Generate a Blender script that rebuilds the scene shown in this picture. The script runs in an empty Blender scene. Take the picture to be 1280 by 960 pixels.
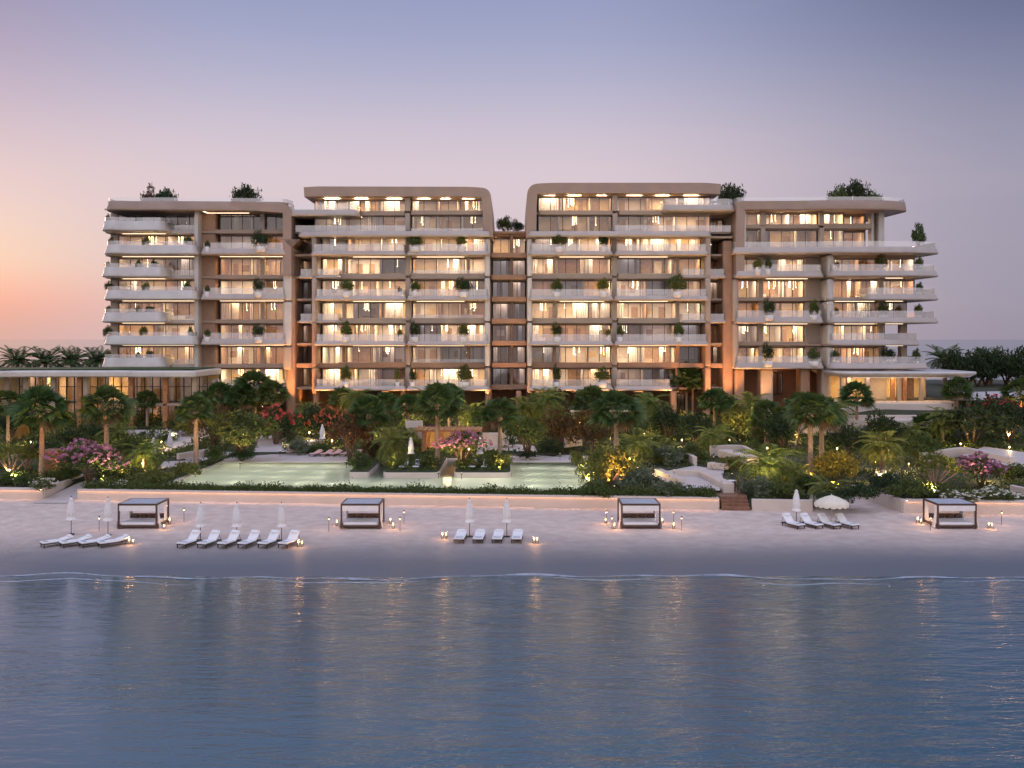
import bpy, math, random
import numpy as np
R = math.radians
C = bpy.context.scene.collection
SC = bpy.context.scene

# ------------------------------------------------------------ camera, sky, sun, exposure
H, F, CX, HY = 16.3, 1280.0, 640.0, 424.0      # eye height in metres; lens and horizon of the photograph
cam = bpy.data.cameras.new('camera')
cam.sensor_width = 36.0
cam.lens = 36.0
cam.shift_y = -(480 - HY) / 1280.0
cam.clip_start = 0.5
cam.clip_end = 60000
cam_o = bpy.data.objects.new('camera', cam)
C.objects.link(cam_o)
cam_o.location = (0, 0, H)
cam_o.rotation_euler = (R(90), 0, 0)
SC.camera = cam_o

SC.render.engine = 'CYCLES'
cy = SC.cycles
cy.use_denoising = True
try:
    cy.denoiser = 'OPENIMAGEDENOISE'
except Exception:
    pass
cy.max_bounces = 6
cy.diffuse_bounces = 3
cy.glossy_bounces = 3
cy.transmission_bounces = 4
cy.transparent_max_bounces = 14
cy.sample_clamp_indirect = 4.0
cy.caustics_reflective = False
cy.caustics_refractive = False
SC.view_settings.view_transform = 'Standard'
SC.view_settings.look = 'None'
SC.view_settings.gamma = 1
SC.view_settings.use_curve_mapping = False
SC.view_settings.exposure = 0.0

SUN_AZ = -35.0          # degrees from straight ahead, negative = left: the sun has just reached the sea horizon
SUN_EL = 4.0

def s2l(c):
    return tuple((x / 255 / 12.92) if x / 255 <= 0.04045 else ((x / 255 + 0.055) / 1.055) ** 2.4 for x in c)

def make_world():
    w = bpy.data.worlds.new('World')
    SC.world = w
    w.use_nodes = True
    nt = w.node_tree
    N, L = nt.nodes, nt.links
    N.clear()
    out = N.new('ShaderNodeOutputWorld')
    tc = N.new('ShaderNodeTexCoord')
    sep = N.new('ShaderNodeSeparateXYZ')
    L.new(tc.outputs['Generated'], sep.inputs[0])
    el = N.new('ShaderNodeMath'); el.operation = 'ARCSINE'
    L.new(sep.outputs['Z'], el.inputs[0])
    eln = N.new('ShaderNodeMapRange')
    eln.inputs['From Min'].default_value = 0
    eln.inputs['From Max'].default_value = R(60)
    L.new(el.outputs[0], eln.inputs['Value'])
    def ramp(stops):
        r = N.new('ShaderNodeValToRGB')
        r.color_ramp.interpolation = 'B_SPLINE'
        e = r.color_ramp.elements
        while len(e) > 1:
            e.remove(e[-1])
        e[0].position = stops[0][0] / 60; e[0].color = (*s2l(stops[0][1]), 1)
        for p, c in stops[1:]:
            q = e.new(p / 60); q.color = (*s2l(c), 1)
        L.new(eln.outputs[0], r.inputs[0])
        return r
    mid = ramp([(0, (206, 182, 188)), (3, (208, 190, 197)), (7, (217, 199, 206)), (10, (218, 201, 210)), (14, (178, 178, 205)), (18, (150, 157, 194)),
                (25, (134, 150, 186)), (40, (124, 150, 190)), (60, (148, 152, 182))])
    left = ramp([(0, (200, 158, 154)), (1.0, (216, 156, 142)), (2.2, (252, 166, 138)), (4.0, (254, 216, 180)), (7, (240, 208, 200)), (11, (206, 186, 200)), (15, (172, 156, 182)), (18, (154, 144, 174)),
                 (25, (160, 164, 192)), (40, (132, 152, 188)), (60, (148, 152, 182))])
    right = ramp([(0, (150, 142, 160)), (2, (157, 150, 167)), (9, (161, 157, 178)), (14, (124, 129, 160)), (18, (94, 103, 138)),
                  (25, (74, 92, 128)), (40, (100, 126, 166)), (60, (148, 152, 182))])
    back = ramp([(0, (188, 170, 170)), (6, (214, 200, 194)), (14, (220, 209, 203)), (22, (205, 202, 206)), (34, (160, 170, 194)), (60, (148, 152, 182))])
    az = N.new('ShaderNodeMath'); az.operation = 'ARCTAN2'      # angle to the right of straight ahead
    L.new(sep.outputs['X'], az.inputs[0]); L.new(sep.outputs['Y'], az.inputs[1])
    def rng(a, b):
        m = N.new('ShaderNodeMapRange'); m.interpolation_type = 'SMOOTHSTEP'
        m.inputs['From Min'].default_value = R(a); m.inputs['From Max'].default_value = R(b)
        L.new(az.outputs[0], m.inputs['Value'])
        return m
    def mix(f, a, b):
        m = N.new('ShaderNodeMix'); m.data_type = 'RGBA'
        L.new(f, m.inputs['Factor']); L.new(a, m.inputs['A']); L.new(b, m.inputs['B'])
        return m.outputs['Result']
    c = mix(rng(-33, -14).outputs[0], left.outputs[0], mid.outputs[0])
    c = mix(rng(2, 30).outputs[0], c, right.outputs[0])
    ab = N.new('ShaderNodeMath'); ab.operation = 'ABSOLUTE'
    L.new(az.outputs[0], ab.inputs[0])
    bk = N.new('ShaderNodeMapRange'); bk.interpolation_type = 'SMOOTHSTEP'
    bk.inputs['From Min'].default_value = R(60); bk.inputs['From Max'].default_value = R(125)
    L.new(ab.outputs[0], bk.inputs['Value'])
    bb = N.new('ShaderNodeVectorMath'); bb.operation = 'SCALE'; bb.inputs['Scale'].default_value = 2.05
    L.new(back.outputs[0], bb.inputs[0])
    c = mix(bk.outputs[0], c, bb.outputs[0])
    mp = N.new('ShaderNodeMapping'); mp.inputs['Scale'].default_value = (1.6, 1.6, 13)
    L.new(tc.outputs['Generated'], mp.inputs[0])
    cn = N.new('ShaderNodeTexNoise'); cn.inputs['Scale'].default_value = 1.5; cn.inputs['Detail'].default_value = 7; cn.inputs['Distortion'].default_value = .4
    L.new(mp.outputs[0], cn.inputs['Vector'])
    cr = N.new('ShaderNodeMapRange'); cr.interpolation_type = 'SMOOTHSTEP'
    cr.inputs['From Min'].default_value = .5; cr.inputs['From Max'].default_value = .78; cr.inputs['To Max'].default_value = .09
    L.new(cn.outputs['Fac'], cr.inputs['Value'])
    hz = N.new('ShaderNodeRGB'); hz.outputs[0].default_value = (*s2l((226, 200, 204)), 1)
    c = mix(cr.outputs[0], c, hz.outputs[0])
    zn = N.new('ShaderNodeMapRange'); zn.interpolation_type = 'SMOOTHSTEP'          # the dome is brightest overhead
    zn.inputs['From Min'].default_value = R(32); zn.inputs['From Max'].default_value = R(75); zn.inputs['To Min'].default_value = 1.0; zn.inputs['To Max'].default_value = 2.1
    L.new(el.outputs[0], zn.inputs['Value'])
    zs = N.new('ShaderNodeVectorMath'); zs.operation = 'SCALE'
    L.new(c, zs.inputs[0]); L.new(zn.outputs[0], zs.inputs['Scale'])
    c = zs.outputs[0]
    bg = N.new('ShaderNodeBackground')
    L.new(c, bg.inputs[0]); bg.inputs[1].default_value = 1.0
    sky = N.new('ShaderNodeTexSky')
    sky.sky_type = 'NISHITA'; sky.sun_disc = False
    sky.sun_elevation = R(SUN_EL); sky.sun_rotation = R(SUN_AZ)
    bg2 = N.new('ShaderNodeBackground')
    L.new(sky.outputs[0], bg2.inputs[0]); bg2.inputs[1].default_value = 0.003
    add = N.new('ShaderNodeAddShader')
    L.new(bg.outputs[0], add.inputs[0]); L.new(bg2.outputs[0], add.inputs[1])
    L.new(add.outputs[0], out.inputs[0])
make_world()

sun = bpy.data.lights.new('sun', 'SUN')
sun.energy = 0.9
sun.angle = R(12)
sun.color = (1.0, 0.62, 0.42)
sun_o = bpy.data.objects.new('sun', sun)
C.objects.link(sun_o)
from mathutils import Vector, Matrix
d = Vector((math.sin(R(SUN_AZ)) * math.cos(R(SUN_EL)), math.cos(R(SUN_AZ)) * math.cos(R(SUN_EL)), math.sin(R(SUN_EL))))
sun_o.rotation_euler = d.to_track_quat('Z', 'Y').to_euler()

# ------------------------------------------------------------ helpers
def X(px, Y): return (px - CX) * Y / F
def Z(py, Y): return H - (py - HY) * Y / F
def plane_pt(px, py, z):
    Y = F * (H - z) / (py - HY)
    return (X(px, Y), Y)
def interp(x, pts):
    if x <= pts[0][0]: return pts[0][1]
    for (a, va), (b, vb) in zip(pts, pts[1:]):
        if x <= b:
            return va + (vb - va) * (x - a) / (b - a)
    return pts[-1][1]
def smooth(x, a, b):
    t = min(1, max(0, (x - a) / (b - a)))
    return t * t * (3 - 2 * t)

class MB:
    def __init__(s): s.v, s.f, s.m = [], [], []
    def add(s, vs, fs, m=0):
        n = len(s.v)
        s.v.extend(vs)
        s.f.extend([tuple(i + n for i in f) for f in fs])
        s.m.extend([m] * len(fs))
        return s
    def box(s, x0, x1, y0, y1, z0, z1, m=0):
        return s.add([(x0, y0, z0), (x1, y0, z0), (x1, y1, z0), (x0, y1, z0), (x0, y0, z1), (x1, y0, z1), (x1, y1, z1), (x0, y1, z1)],
                     [(0, 3, 2, 1), (4, 5, 6, 7), (0, 1, 5, 4), (1, 2, 6, 5), (2, 3, 7, 6), (3, 0, 4, 7)], m)
    def prism(s, pts, z0, z1, m=0):
        n = len(pts)
        a = sum(p[0] * q[1] - q[0] * p[1] for p, q in zip(pts, pts[1:] + pts[:1]))
        if a < 0: pts = pts[::-1]
        return s.add([(x, y, z0) for x, y in pts] + [(x, y, z1) for x, y in pts],
                     [tuple(range(n))[::-1], tuple(range(n, 2 * n))] + [(i, (i + 1) % n, n + (i + 1) % n, n + i) for i in range(n)], m)
    def tube(s, pts, rads, n=8, m=0, cap=True):
        base = len(s.v)
        pts = [Vector(p) for p in pts]
        for i, p in enumerate(pts):
            t = (pts[min(i + 1, len(pts) - 1)] - pts[max(i - 1, 0)]).normalized()
            u = t.orthogonal().normalized() if abs(t.z) < 0.9 else Vector((1, 0, 0)).cross(t).normalized()
            w = t.cross(u)
            r = rads[i] if hasattr(rads, '__len__') else rads
            for k in range(n):
                a = 2 * math.pi * k / n
                q = p + (u * math.cos(a) + w * math.sin(a)) * r
                s.v.append(tuple(q))
        for i in range(len(pts) - 1):
            for k in range(n):
                a, b = base + i * n + k, base + i * n + (k + 1) % n
                s.f.append((a, b, b + n, a + n)); s.m.append(m)
        if cap:
            s.f.append(tuple(base + k for k in range(n))[::-1]); s.m.append(m)
            e = base + (len(pts) - 1) * n
            s.f.append(tuple(e + k for k in range(n))); s.m.append(m)
        return s
    def lathe(s, prof, n=16, c=(0, 0, 0), m=0, wob=None):
        base = len(s.v)
        for (r, z) in prof:
            for k in range(n):
                a = 2 * math.pi * k / n
                rr = r * (1 + (wob(a, z) if wob else 0))
                s.v.append((c[0] + rr * math.cos(a), c[1] + rr * math.sin(a), c[2] + z))
        for i in range(len(prof) - 1):
            for k in range(n):
                a, b = base + i * n + k, base + i * n + (k + 1) % n
                s.f.append((a, b, b + n, a + n)); s.m.append(m)
        s.f.append(tuple(base + k for k in range(n))[::-1]); s.m.append(m)
        e = base + (len(prof) - 1) * n
        s.f.append(tuple(e + k for k in range(n))); s.m.append(m)
        return s
    def build(s, name, mat, parent=None, smooth_=False, bevel=0):
        me = bpy.data.meshes.new(name)
        me.from_pydata(s.v, [], s.f)
        mats = mat if isinstance(mat, (list, tuple)) else [mat]
        for q in mats: me.materials.append(q)
        if len(mats) > 1: me.polygons.foreach_set('material_index', s.m)
        if smooth_: me.polygons.foreach_set('use_smooth', [True] * len(s.f))
        me.update()
        o = bpy.data.objects.new(name, me)
        C.objects.link(o)
        if parent is not None: o.parent = parent
        if bevel:
            b = o.modifiers.new('bevel', 'BEVEL'); b.width = bevel; b.segments = 2; b.limit_method = 'ANGLE'; b.angle_limit = R(40)
            b.harden_normals = False
        return o

def tag(o, label, cat, group=None, kind=None):
    if label: o['label'] = label
    if cat: o['category'] = cat
    if group: o['group'] = group
    if kind: o['kind'] = kind
    return o
def thing(name, loc, label, cat, group=None, rz=0, sc=1.0):
    o = bpy.data.objects.new(name, None)
    C.objects.link(o)
    o.location = loc; o.rotation_euler = (0, 0, rz)
    if sc != 1.0: o.scale = (sc, sc, sc) if not hasattr(sc, '__len__') else sc
    return tag(o, label, cat, group)
def copy_tree(o, parent=None, **kw):
    c = o.copy(); C.objects.link(c)
    if parent is not None: c.parent = parent
    for ch in o.children: copy_tree(ch, c)
    return c
def place(o, loc, label=None, rz=None, sc=None, group=None):
    o.location = loc
    if rz is not None: o.rotation_euler = (0, 0, rz)
    if sc is not None: o.scale = (sc, sc, sc) if not hasattr(sc, '__len__') else sc
    if label: o['label'] = label
    if group: o['group'] = group
    return o
def struct(o, label=None):
    o['kind'] = 'structure'
    if label: o['label'] = label
    return o

# ------------------------------------------------------------ materials
def new_mat(name):
    m = bpy.data.materials.new(name)
    m.use_nodes = True
    return m, m.node_tree.nodes, m.node_tree.links, m.node_tree.nodes['Principled BSDF']
def surf(name, col, rough=0.6, var=0.15, scale=1.2, bump=0.0, bscale=20, metal=0, spec=0.5, detail=5):
    """painted or natural surface: base colour mottled by two octaves of noise, optional fine bump"""
    m, N, L, P = new_mat(name)
    P.inputs['Roughness'].default_value = rough
    P.inputs['Metallic'].default_value = metal
    P.inputs['Specular IOR Level'].default_value = spec
    tc = N.new('ShaderNodeTexCoord')
    nz = N.new('ShaderNodeTexNoise'); nz.inputs['Scale'].default_value = scale; nz.inputs['Detail'].default_value = detail
    L.new(tc.outputs['Object'], nz.inputs['Vector'])
    r = N.new('ShaderNodeValToRGB')
    r.color_ramp.elements[0].position = 0.3; r.color_ramp.elements[1].position = 0.7
    r.color_ramp.elements[0].color = (*[c * (1 - var) for c in col], 1)
    r.color_ramp.elements[1].color = (*[min(1, c * (1 + var)) for c in col], 1)
    L.new(nz.outputs['Fac'], r.inputs[0]); L.new(r.outputs[0], P.inputs['Base Color'])
    if bump:
        n2 = N.new('ShaderNodeTexNoise'); n2.inputs['Scale'].default_value = bscale; n2.inputs['Detail'].default_value = 4
        L.new(tc.outputs['Object'], n2.inputs['Vector'])
        b = N.new('ShaderNodeBump'); b.inputs['Strength'].default_value = bump; b.inputs['Distance'].default_value = 0.05
        L.new(n2.outputs['Fac'], b.inputs['Height']); L.new(b.outputs[0], P.inputs['Normal'])
    return m
def leaf(name, dark, light, trans=0.35, scale=1.1, rough=0.55):
    m, N, L, P = new_mat(name)
    P.inputs['Roughness'].default_value = rough
    P.inputs['Specular IOR Level'].default_value = 0.3
    geo = N.new('ShaderNodeNewGeometry'); tc = N.new('ShaderNodeTexCoord')
    oi = N.new('ShaderNodeObjectInfo')
    nz = N.new('ShaderNodeTexNoise'); nz.inputs['Scale'].default_value = scale; nz.inputs['Detail'].default_value = 6
    L.new(tc.outputs['Object'], nz.inputs['Vector'])
    a = N.new('ShaderNodeMath'); a.operation = 'MULTIPLY_ADD'
    L.new(geo.outputs['Random Per Island'], a.inputs[0]); a.inputs[1].default_value = 0.55
    b = N.new('ShaderNodeMath'); b.operation = 'MULTIPLY_ADD'
    L.new(nz.outputs['Fac'], b.inputs[0]); b.inputs[1].default_value = 0.9; b.inputs[2].default_value = -0.3
    L.new(b.outputs[0], a.inputs[2])
    mx = N.new('ShaderNodeMix'); mx.data_type = 'RGBA'
    mx.inputs['A'].default_value = (*dark, 1); mx.inputs['B'].default_value = (*light, 1)
    L.new(a.outputs[0], mx.inputs['Factor'])
    hs = N.new('ShaderNodeHueSaturation')
    mr = N.new('ShaderNodeMapRange'); mr.inputs['To Min'].default_value = 0.48; mr.inputs['To Max'].default_value = 0.52
    L.new(oi.outputs['Random'], mr.inputs['Value']); L.new(mr.outputs[0], hs.inputs['Hue'])
    L.new(mx.outputs['Result'], hs.inputs['Color'])
    L.new(hs.outputs[0], P.inputs['Base Color'])
    tr = N.new('ShaderNodeBsdfTranslucent'); L.new(hs.outputs[0], tr.inputs[0])
    ms = N.new('ShaderNodeMixShader'); ms.inputs[0].default_value = trans
    out = N['Material Output']
    L.new(P.outputs[0], ms.inputs[1]); L.new(tr.outputs[0], ms.inputs[2]); L.new(ms.outputs[0], out.inputs[0])
    return m
def emis(name, col, st):
    m, N, L, P = new_mat(name)
    P.inputs['Base Color'].default_value = (*col, 1)
    P.inputs['Emission Color'].default_value = (*col, 1)
    P.inputs['Emission Strength'].default_value = st
    return m
def glass(name, tint, gloss=0.12, white=0.0, rough=0.03):
    m, N, L, P = new_mat(name)
    N.remove(P)
    out = N['Material Output']
    t = N.new('ShaderNodeBsdfTransparent'); t.inputs[0].default_value = (*tint, 1)
    g = N.new('ShaderNodeBsdfGlossy'); g.inputs['Roughness'].default_value = rough
    g.inputs[0].default_value = (0.95, 0.95, 1, 1)
    fr = N.new('ShaderNodeFresnel'); fr.inputs[0].default_value = 1.5
    ad = N.new('ShaderNodeMath'); ad.operation = 'ADD'; ad.use_clamp = True
    L.new(fr.outputs[0], ad.inputs[0]); ad.inputs[1].default_value = gloss
    ms = N.new('ShaderNodeMixShader')
    L.new(ad.outputs[0], ms.inputs[0]); L.new(t.outputs[0], ms.inputs[1]); L.new(g.outputs[0], ms.inputs[2])
    last = ms.outputs[0]
    if white:
        df = N.new('ShaderNodeBsdfDiffuse'); df.inputs[0].default_value = (0.8, 0.8, 0.82, 1)
        m2 = N.new('ShaderNodeMixShader'); m2.inputs[0].default_value = white
        L.new(last, m2.inputs[1]); L.new(df.outputs[0], m2.inputs[2]); last = m2.outputs[0]
    L.new(last, out.inputs[0])
    return m
M = {}
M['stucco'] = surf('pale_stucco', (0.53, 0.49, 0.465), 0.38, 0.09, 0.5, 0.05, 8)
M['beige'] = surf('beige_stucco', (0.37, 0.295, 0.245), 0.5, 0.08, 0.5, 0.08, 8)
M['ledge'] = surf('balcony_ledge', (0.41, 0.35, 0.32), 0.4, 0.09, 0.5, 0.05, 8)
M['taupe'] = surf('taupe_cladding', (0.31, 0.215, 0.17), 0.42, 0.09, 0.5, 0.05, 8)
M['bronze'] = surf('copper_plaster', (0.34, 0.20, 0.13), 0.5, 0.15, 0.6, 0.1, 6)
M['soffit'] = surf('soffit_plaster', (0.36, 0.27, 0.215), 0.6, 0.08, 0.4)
M['darkmetal'] = surf('dark_bronze_metal', (0.05, 0.04, 0.035), 0.4, 0.2, 3, metal=0.5)
M['glass'] = glass('window_glass', (0.93, 0.93, 0.95), 0.06)
M['rail'] = glass('railing_glass', (0.86, 0.88, 0.91), 0.12, 0.26)
def sheer():
    m, N, L, P = new_mat('sheer_curtain')
    P.inputs['Base Color'].default_value = (0.70, 0.64, 0.62, 1); P.inputs['Roughness'].default_value = .9
    t = N.new('ShaderNodeBsdfTranslucent'); t.inputs[0].default_value = (0.85, 0.78, 0.70, 1)
    ms = N.new('ShaderNodeMixShader'); ms.inputs[0].default_value = 0.55
    L.new(P.outputs[0], ms.inputs[1]); L.new(t.outputs[0], ms.inputs[2]); L.new(ms.outputs[0], N['Material Output'].inputs[0])
    return m
M['curtain'] = sheer()
M['room_a'] = surf('room_cream', (0.62, 0.50, 0.36), 0.7, 0.1, 1.5)
M['room_b'] = surf('room_walnut', (0.30, 0.17, 0.09), 0.5, 0.25, 3)
M['room_c'] = surf('room_plaster', (0.60, 0.53, 0.47), 0.7, 0.08, 1.5)
M['room_d'] = surf('room_ochre', (0.60, 0.42, 0.20), 0.7, 0.12, 2)
M['floor_in'] = surf('room_floor_wood', (0.38, 0.27, 0.19), 0.4, 0.15, 2)
M['lamp'] = [emis('room_lamp_warm_%d' % i, c, s) for i, (c, s) in enumerate([
    ((1, 0.78, 0.48), 62), ((1, 0.80, 0.54), 38), ((1, 0.66, 0.34), 28), ((1, 0.78, 0.66), 10), ((0.9, 0.85, 1.0), 2.5)])]
M['strip'] = emis('light_strip', (1, 0.78, 0.52), 3.2)
M['bulb'] = emis('pendant_bulb', (1, 0.80, 0.5), 7)
M['flame'] = emis('candle_flame', (1, 0.62, 0.25), 12)
M['white'] = surf('white_render', (0.58, 0.485, 0.42), 0.6, 0.06, 0.7, 0.1, 6)
M['paving'] = surf('pale_paving', (0.55, 0.48, 0.45), 0.5, 0.1, 0.9, 0.06, 6)
M['deckwood'] = surf('timber_deck', (0.20, 0.09, 0.05), 0.45, 0.3, 2.5)
M['timber'] = surf('warm_timber', (0.38, 0.17, 0.07), 0.5, 0.25, 2.5)
M['soil'] = surf('garden_soil', (0.035, 0.04, 0.018), 0.9, 0.4, 1.2, 0.5, 3)
M['canvas'] = surf('white_canvas', (0.75, 0.70, 0.68), 0.8, 0.06, 4)
M['cream_canvas'] = surf('cream_canvas', (0.70, 0.62, 0.50), 0.8, 0.06, 4)
M['cushion'] = surf('white_cushion', (0.74, 0.72, 0.72), 0.85, 0.05, 5)
M['pinkcushion'] = surf('coral_cushion', (0.70, 0.42, 0.35), 0.85, 0.08, 5)
M['frame_brown'] = surf('dark_brown_frame', (0.07, 0.035, 0.025), 0.4, 0.2, 4)
M['roofcloth'] = surf('grey_louvred_roof', (0.40, 0.41, 0.46), 0.55, 0.1, 3)
M['bark'] = surf('palm_bark', (0.36, 0.24, 0.16), 0.9, 0.35, 5, 0.6, 10)
M['bark_dark'] = surf('tree_bark', (0.16, 0.10, 0.065), 0.9, 0.35, 4, 0.6, 12)
M['fan'] = leaf('fan_palm_leaf', (0.032, 0.066, 0.02), (0.125, 0.18, 0.048))
M['feather'] = leaf('feather_palm_leaf', (0.09, 0.125, 0.025), (0.27, 0.30, 0.07), 0.4)
M['leaf'] = leaf('shrub_leaf', (0.04, 0.062, 0.015), (0.145, 0.18, 0.042))
M['leaf_red'] = leaf('copper_leaf', (0.05, 0.035, 0.012), (0.16, 0.085, 0.03))
M['leaf_dark'] = leaf('dark_evergreen_leaf', (0.018, 0.034, 0.013), (0.065, 0.095, 0.03))
M['leaf_lime'] = leaf('lime_leaf', (0.08, 0.10, 0.02), (0.26, 0.26, 0.06), 0.4)
M['leaf_gold'] = leaf('golden_leaf', (0.16, 0.12, 0.02), (0.42, 0.30, 0.05), 0.4)
M['leaf_silver'] = leaf('silver_leaf', (0.07, 0.09, 0.05), (0.22, 0.25, 0.15), 0.3)
M['dead'] = leaf('dry_frond', (0.10, 0.06, 0.03), (0.26, 0.17, 0.09), 0.3)
M['pink'] = leaf('pink_flower', (0.34, 0.11, 0.20), (0.62, 0.32, 0.42), 0.4, 2)
M['purple'] = leaf('violet_flower', (0.22, 0.06, 0.22), (0.48, 0.20, 0.42), 0.4, 2)
M['redfl'] = leaf('red_flower', (0.40, 0.05, 0.04), (0.70, 0.16, 0.10), 0.4, 2)
M['whitefl'] = leaf('white_flower', (0.55, 0.52, 0.42), (0.80, 0.78, 0.70), 0.3, 2)
M['wax'] = surf('candle_wax', (0.8, 0.7, 0.5), 0.5, 0.03)
M['lantern_glass'] = glass('lantern_glass', (0.97, 0.95, 0.9), 0.05, 0.03)
M['planter'] = surf('white_planter', (0.68, 0.62, 0.58), 0.45, 0.06, 2)
M['lens'] = emis('lamp_lens', (1, 0.72, 0.35), 4)
M['softlens'] = emis('added_bollard_lens', (1, 0.70, 0.35), 2.2)
M['poollens'] = emis('pool_lens', (0.8, 1.0, 0.85), 1.2)
# ------------------------------------------------------------ ground, beach, sea
def wallY(x): return 101.6 - (x + 43) * 0.086            # line of the garden's retaining wall
STEP0, STEP1 = X(901, 96.6), X(936, 96.4)
OPEN0, OPEN1 = X(1014, 96), X(1128, 95)                   # the beach runs into the garden here
PATH0, PATH1 = X(52, 101.6), X(96, 101.6)
POOL = (-34.8, 8.2, 124.0)
POOL_Z = 1.5
def gz(x, y):
    z = interp(y, [(101, 1.22), (112, 1.55), (124, 1.85), (131, 2.0), (140, 2.6), (148, 3.2), (155, 4.0), (160, 4.2), (232, 4.4), (252, 1.0), (275, -2.5)])
    return z + smooth(x, 40, 56) * smooth(y, 132, 150) * (1 - smooth(y, 225, 250)) * 3.0
def bz(y):
    return interp(y, [(30, -3.4), (60, -1.6), (72.6, -0.62), (78, -0.28), (84, 0.0), (92, 0.15), (101, 0.35), (112, 0.5)])
def ground_at(px, py):
    lo, hi = 94.0, 230.0
    for _ in range(40):
        m = (lo + hi) / 2
        y = HY + F * (H - gz(X(px, m), m)) / m
        if y > py: lo = m
        else: hi = m
    return X(px, lo), lo, gz(X(px, lo), lo)
def beach_at(px, py):
    lo, hi = 70.0, 104.0
    for _ in range(40):
        m = (lo + hi) / 2
        if HY + F * (H - bz(m)) / m > py: lo = m
        else: hi = m
    return X(px, lo), lo, bz(lo)

def gridmesh(xs, rows, zf, name, mat):
    mb = MB()
    n = len(xs)
    for r in rows:
        for i, x in enumerate(xs):
            y = r(x) if callable(r) else r
            mb.v.append((x, y, zf(x, y)))
    for j in range(len(rows) - 1):
        for i in range(n - 1):
            a = j * n + i
            mb.f.append((a, a + 1, a + n + 1, a + n)); mb.m.append(0)
    return mb.build(name, mat, None, True)
rg = random.Random(3)
def lump(x, y, s, a):
    return a * (math.sin(x * 0.9 * s + math.sin(y * 1.3 * s) * 1.2) * math.cos(y * 1.1 * s + x * 0.31 * s) + 0.5 * math.sin(x * 2.7 * s + y * 2.1 * s))

# sand: dry and pale inland, wet and glossy where the last waves reached
def sand_mat():
    m, N, L, P = new_mat('beach_sand')
    geo = N.new('ShaderNodeNewGeometry'); sep = N.new('ShaderNodeSeparateXYZ')
    L.new(geo.outputs['Position'], sep.inputs[0])
    tc = N.new('ShaderNodeTexCoord')
    mp = N.new('ShaderNodeMapping'); mp.inputs['Scale'].default_value = (0.05, 0.16, 1)
    L.new(tc.outputs['Object'], mp.inputs[0])
    n1 = N.new('ShaderNodeTexNoise'); n1.inputs['Scale'].default_value = 1; n1.inputs['Detail'].default_value = 6
    L.new(mp.outputs[0], n1.inputs['Vector'])
    off = N.new('ShaderNodeMath'); off.operation = 'MULTIPLY_ADD'
    L.new(n1.outputs['Fac'], off.inputs[0]); off.inputs[1].default_value = 5.0
    L.new(sep.outputs['Y'], off.inputs[2])
    wet = N.new('ShaderNodeMapRange'); wet.interpolation_type = 'SMOOTHSTEP'
    wet.inputs['From Min'].default_value = 91.0; wet.inputs['From Max'].default_value = 77.5
    L.new(off.outputs[0], wet.inputs['Value'])
    n2 = N.new('ShaderNodeTexNoise'); n2.inputs['Scale'].default_value = 0.9; n2.inputs['Detail'].default_value = 8
    L.new(tc.outputs['Object'], n2.inputs['Vector'])
    dry = N.new('ShaderNodeValToRGB')
    dry.color_ramp.elements[0].color = (0.52, 0.40, 0.335, 1); dry.color_ramp.elements[1].color = (0.66, 0.53, 0.45, 1)
    dry.color_ramp.elements[0].position = .3; dry.color_ramp.elements[1].position = .7
    L.new(n2.outputs['Fac'], dry.inputs[0])
    mx = N.new('ShaderNodeMix'); mx.data_type = 'RGBA'
    L.new(wet.outputs[0], mx.inputs['Factor']); L.new(dry.outputs[0], mx.inputs['A'])
    mx.inputs['B'].default_value = (0.115, 0.12, 0.14, 1)
    L.new(mx.outputs['Result'], P.inputs['Base Color'])
    rr = N.new('ShaderNodeMapRange'); rr.inputs['To Min'].default_value = 0.9; rr.inputs['To Max'].default_value = 0.5
    L.new(wet.outputs[0], rr.inputs['Value']); L.new(rr.outputs[0], P.inputs['Roughness'])
    n3 = N.new('ShaderNodeTexNoise'); n3.inputs['Scale'].default_value = 2.2; n3.inputs['Detail'].default_value = 8
    L.new(tc.outputs['Object'], n3.inputs['Vector'])
    inv = N.new('ShaderNodeMath'); inv.operation = 'MULTIPLY_ADD'
    L.new(wet.outputs[0], inv.inputs[0]); inv.inputs[1].default_value = -0.33; inv.inputs[2].default_value = 0.38
    b = N.new('ShaderNodeBump'); b.inputs['Distance'].default_value = 0.25
    vo = N.new('ShaderNodeTexVoronoi'); vo.inputs['Scale'].default_value = 1.7
    L.new(tc.outputs['Object'], vo.inputs['Vector'])
    vr = N.new('ShaderNodeMapRange'); vr.interpolation_type = 'SMOOTHSTEP'; vr.inputs['From Min'].default_value = .12; vr.inputs['From Max'].default_value = .38
    L.new(vo.outputs['Distance'], vr.inputs['Value'])
    n4 = N.new('ShaderNodeTexNoise'); n4.inputs['Scale'].default_value = .22; n4.inputs['Detail'].default_value = 3
    L.new(tc.outputs['Object'], n4.inputs['Vector'])
    mk = N.new('ShaderNodeMapRange'); mk.inputs['From Min'].default_value = .48; mk.inputs['From Max'].default_value = .6; mk.inputs['To Max'].default_value = .9
    L.new(n4.outputs['Fac'], mk.inputs['Value'])
    fp = N.new('ShaderNodeMath'); fp.operation = 'MULTIPLY_ADD'
    L.new(vr.outputs[0], fp.inputs[0]); L.new(mk.outputs[0], fp.inputs[1]); L.new(n3.outputs['Fac'], fp.inputs[2])
    L.new(inv.outputs[0], b.inputs['Strength']); L.new(fp.outputs[0], b.inputs['Height']); L.new(b.outputs[0], P.inputs['Normal'])
    return m
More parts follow.
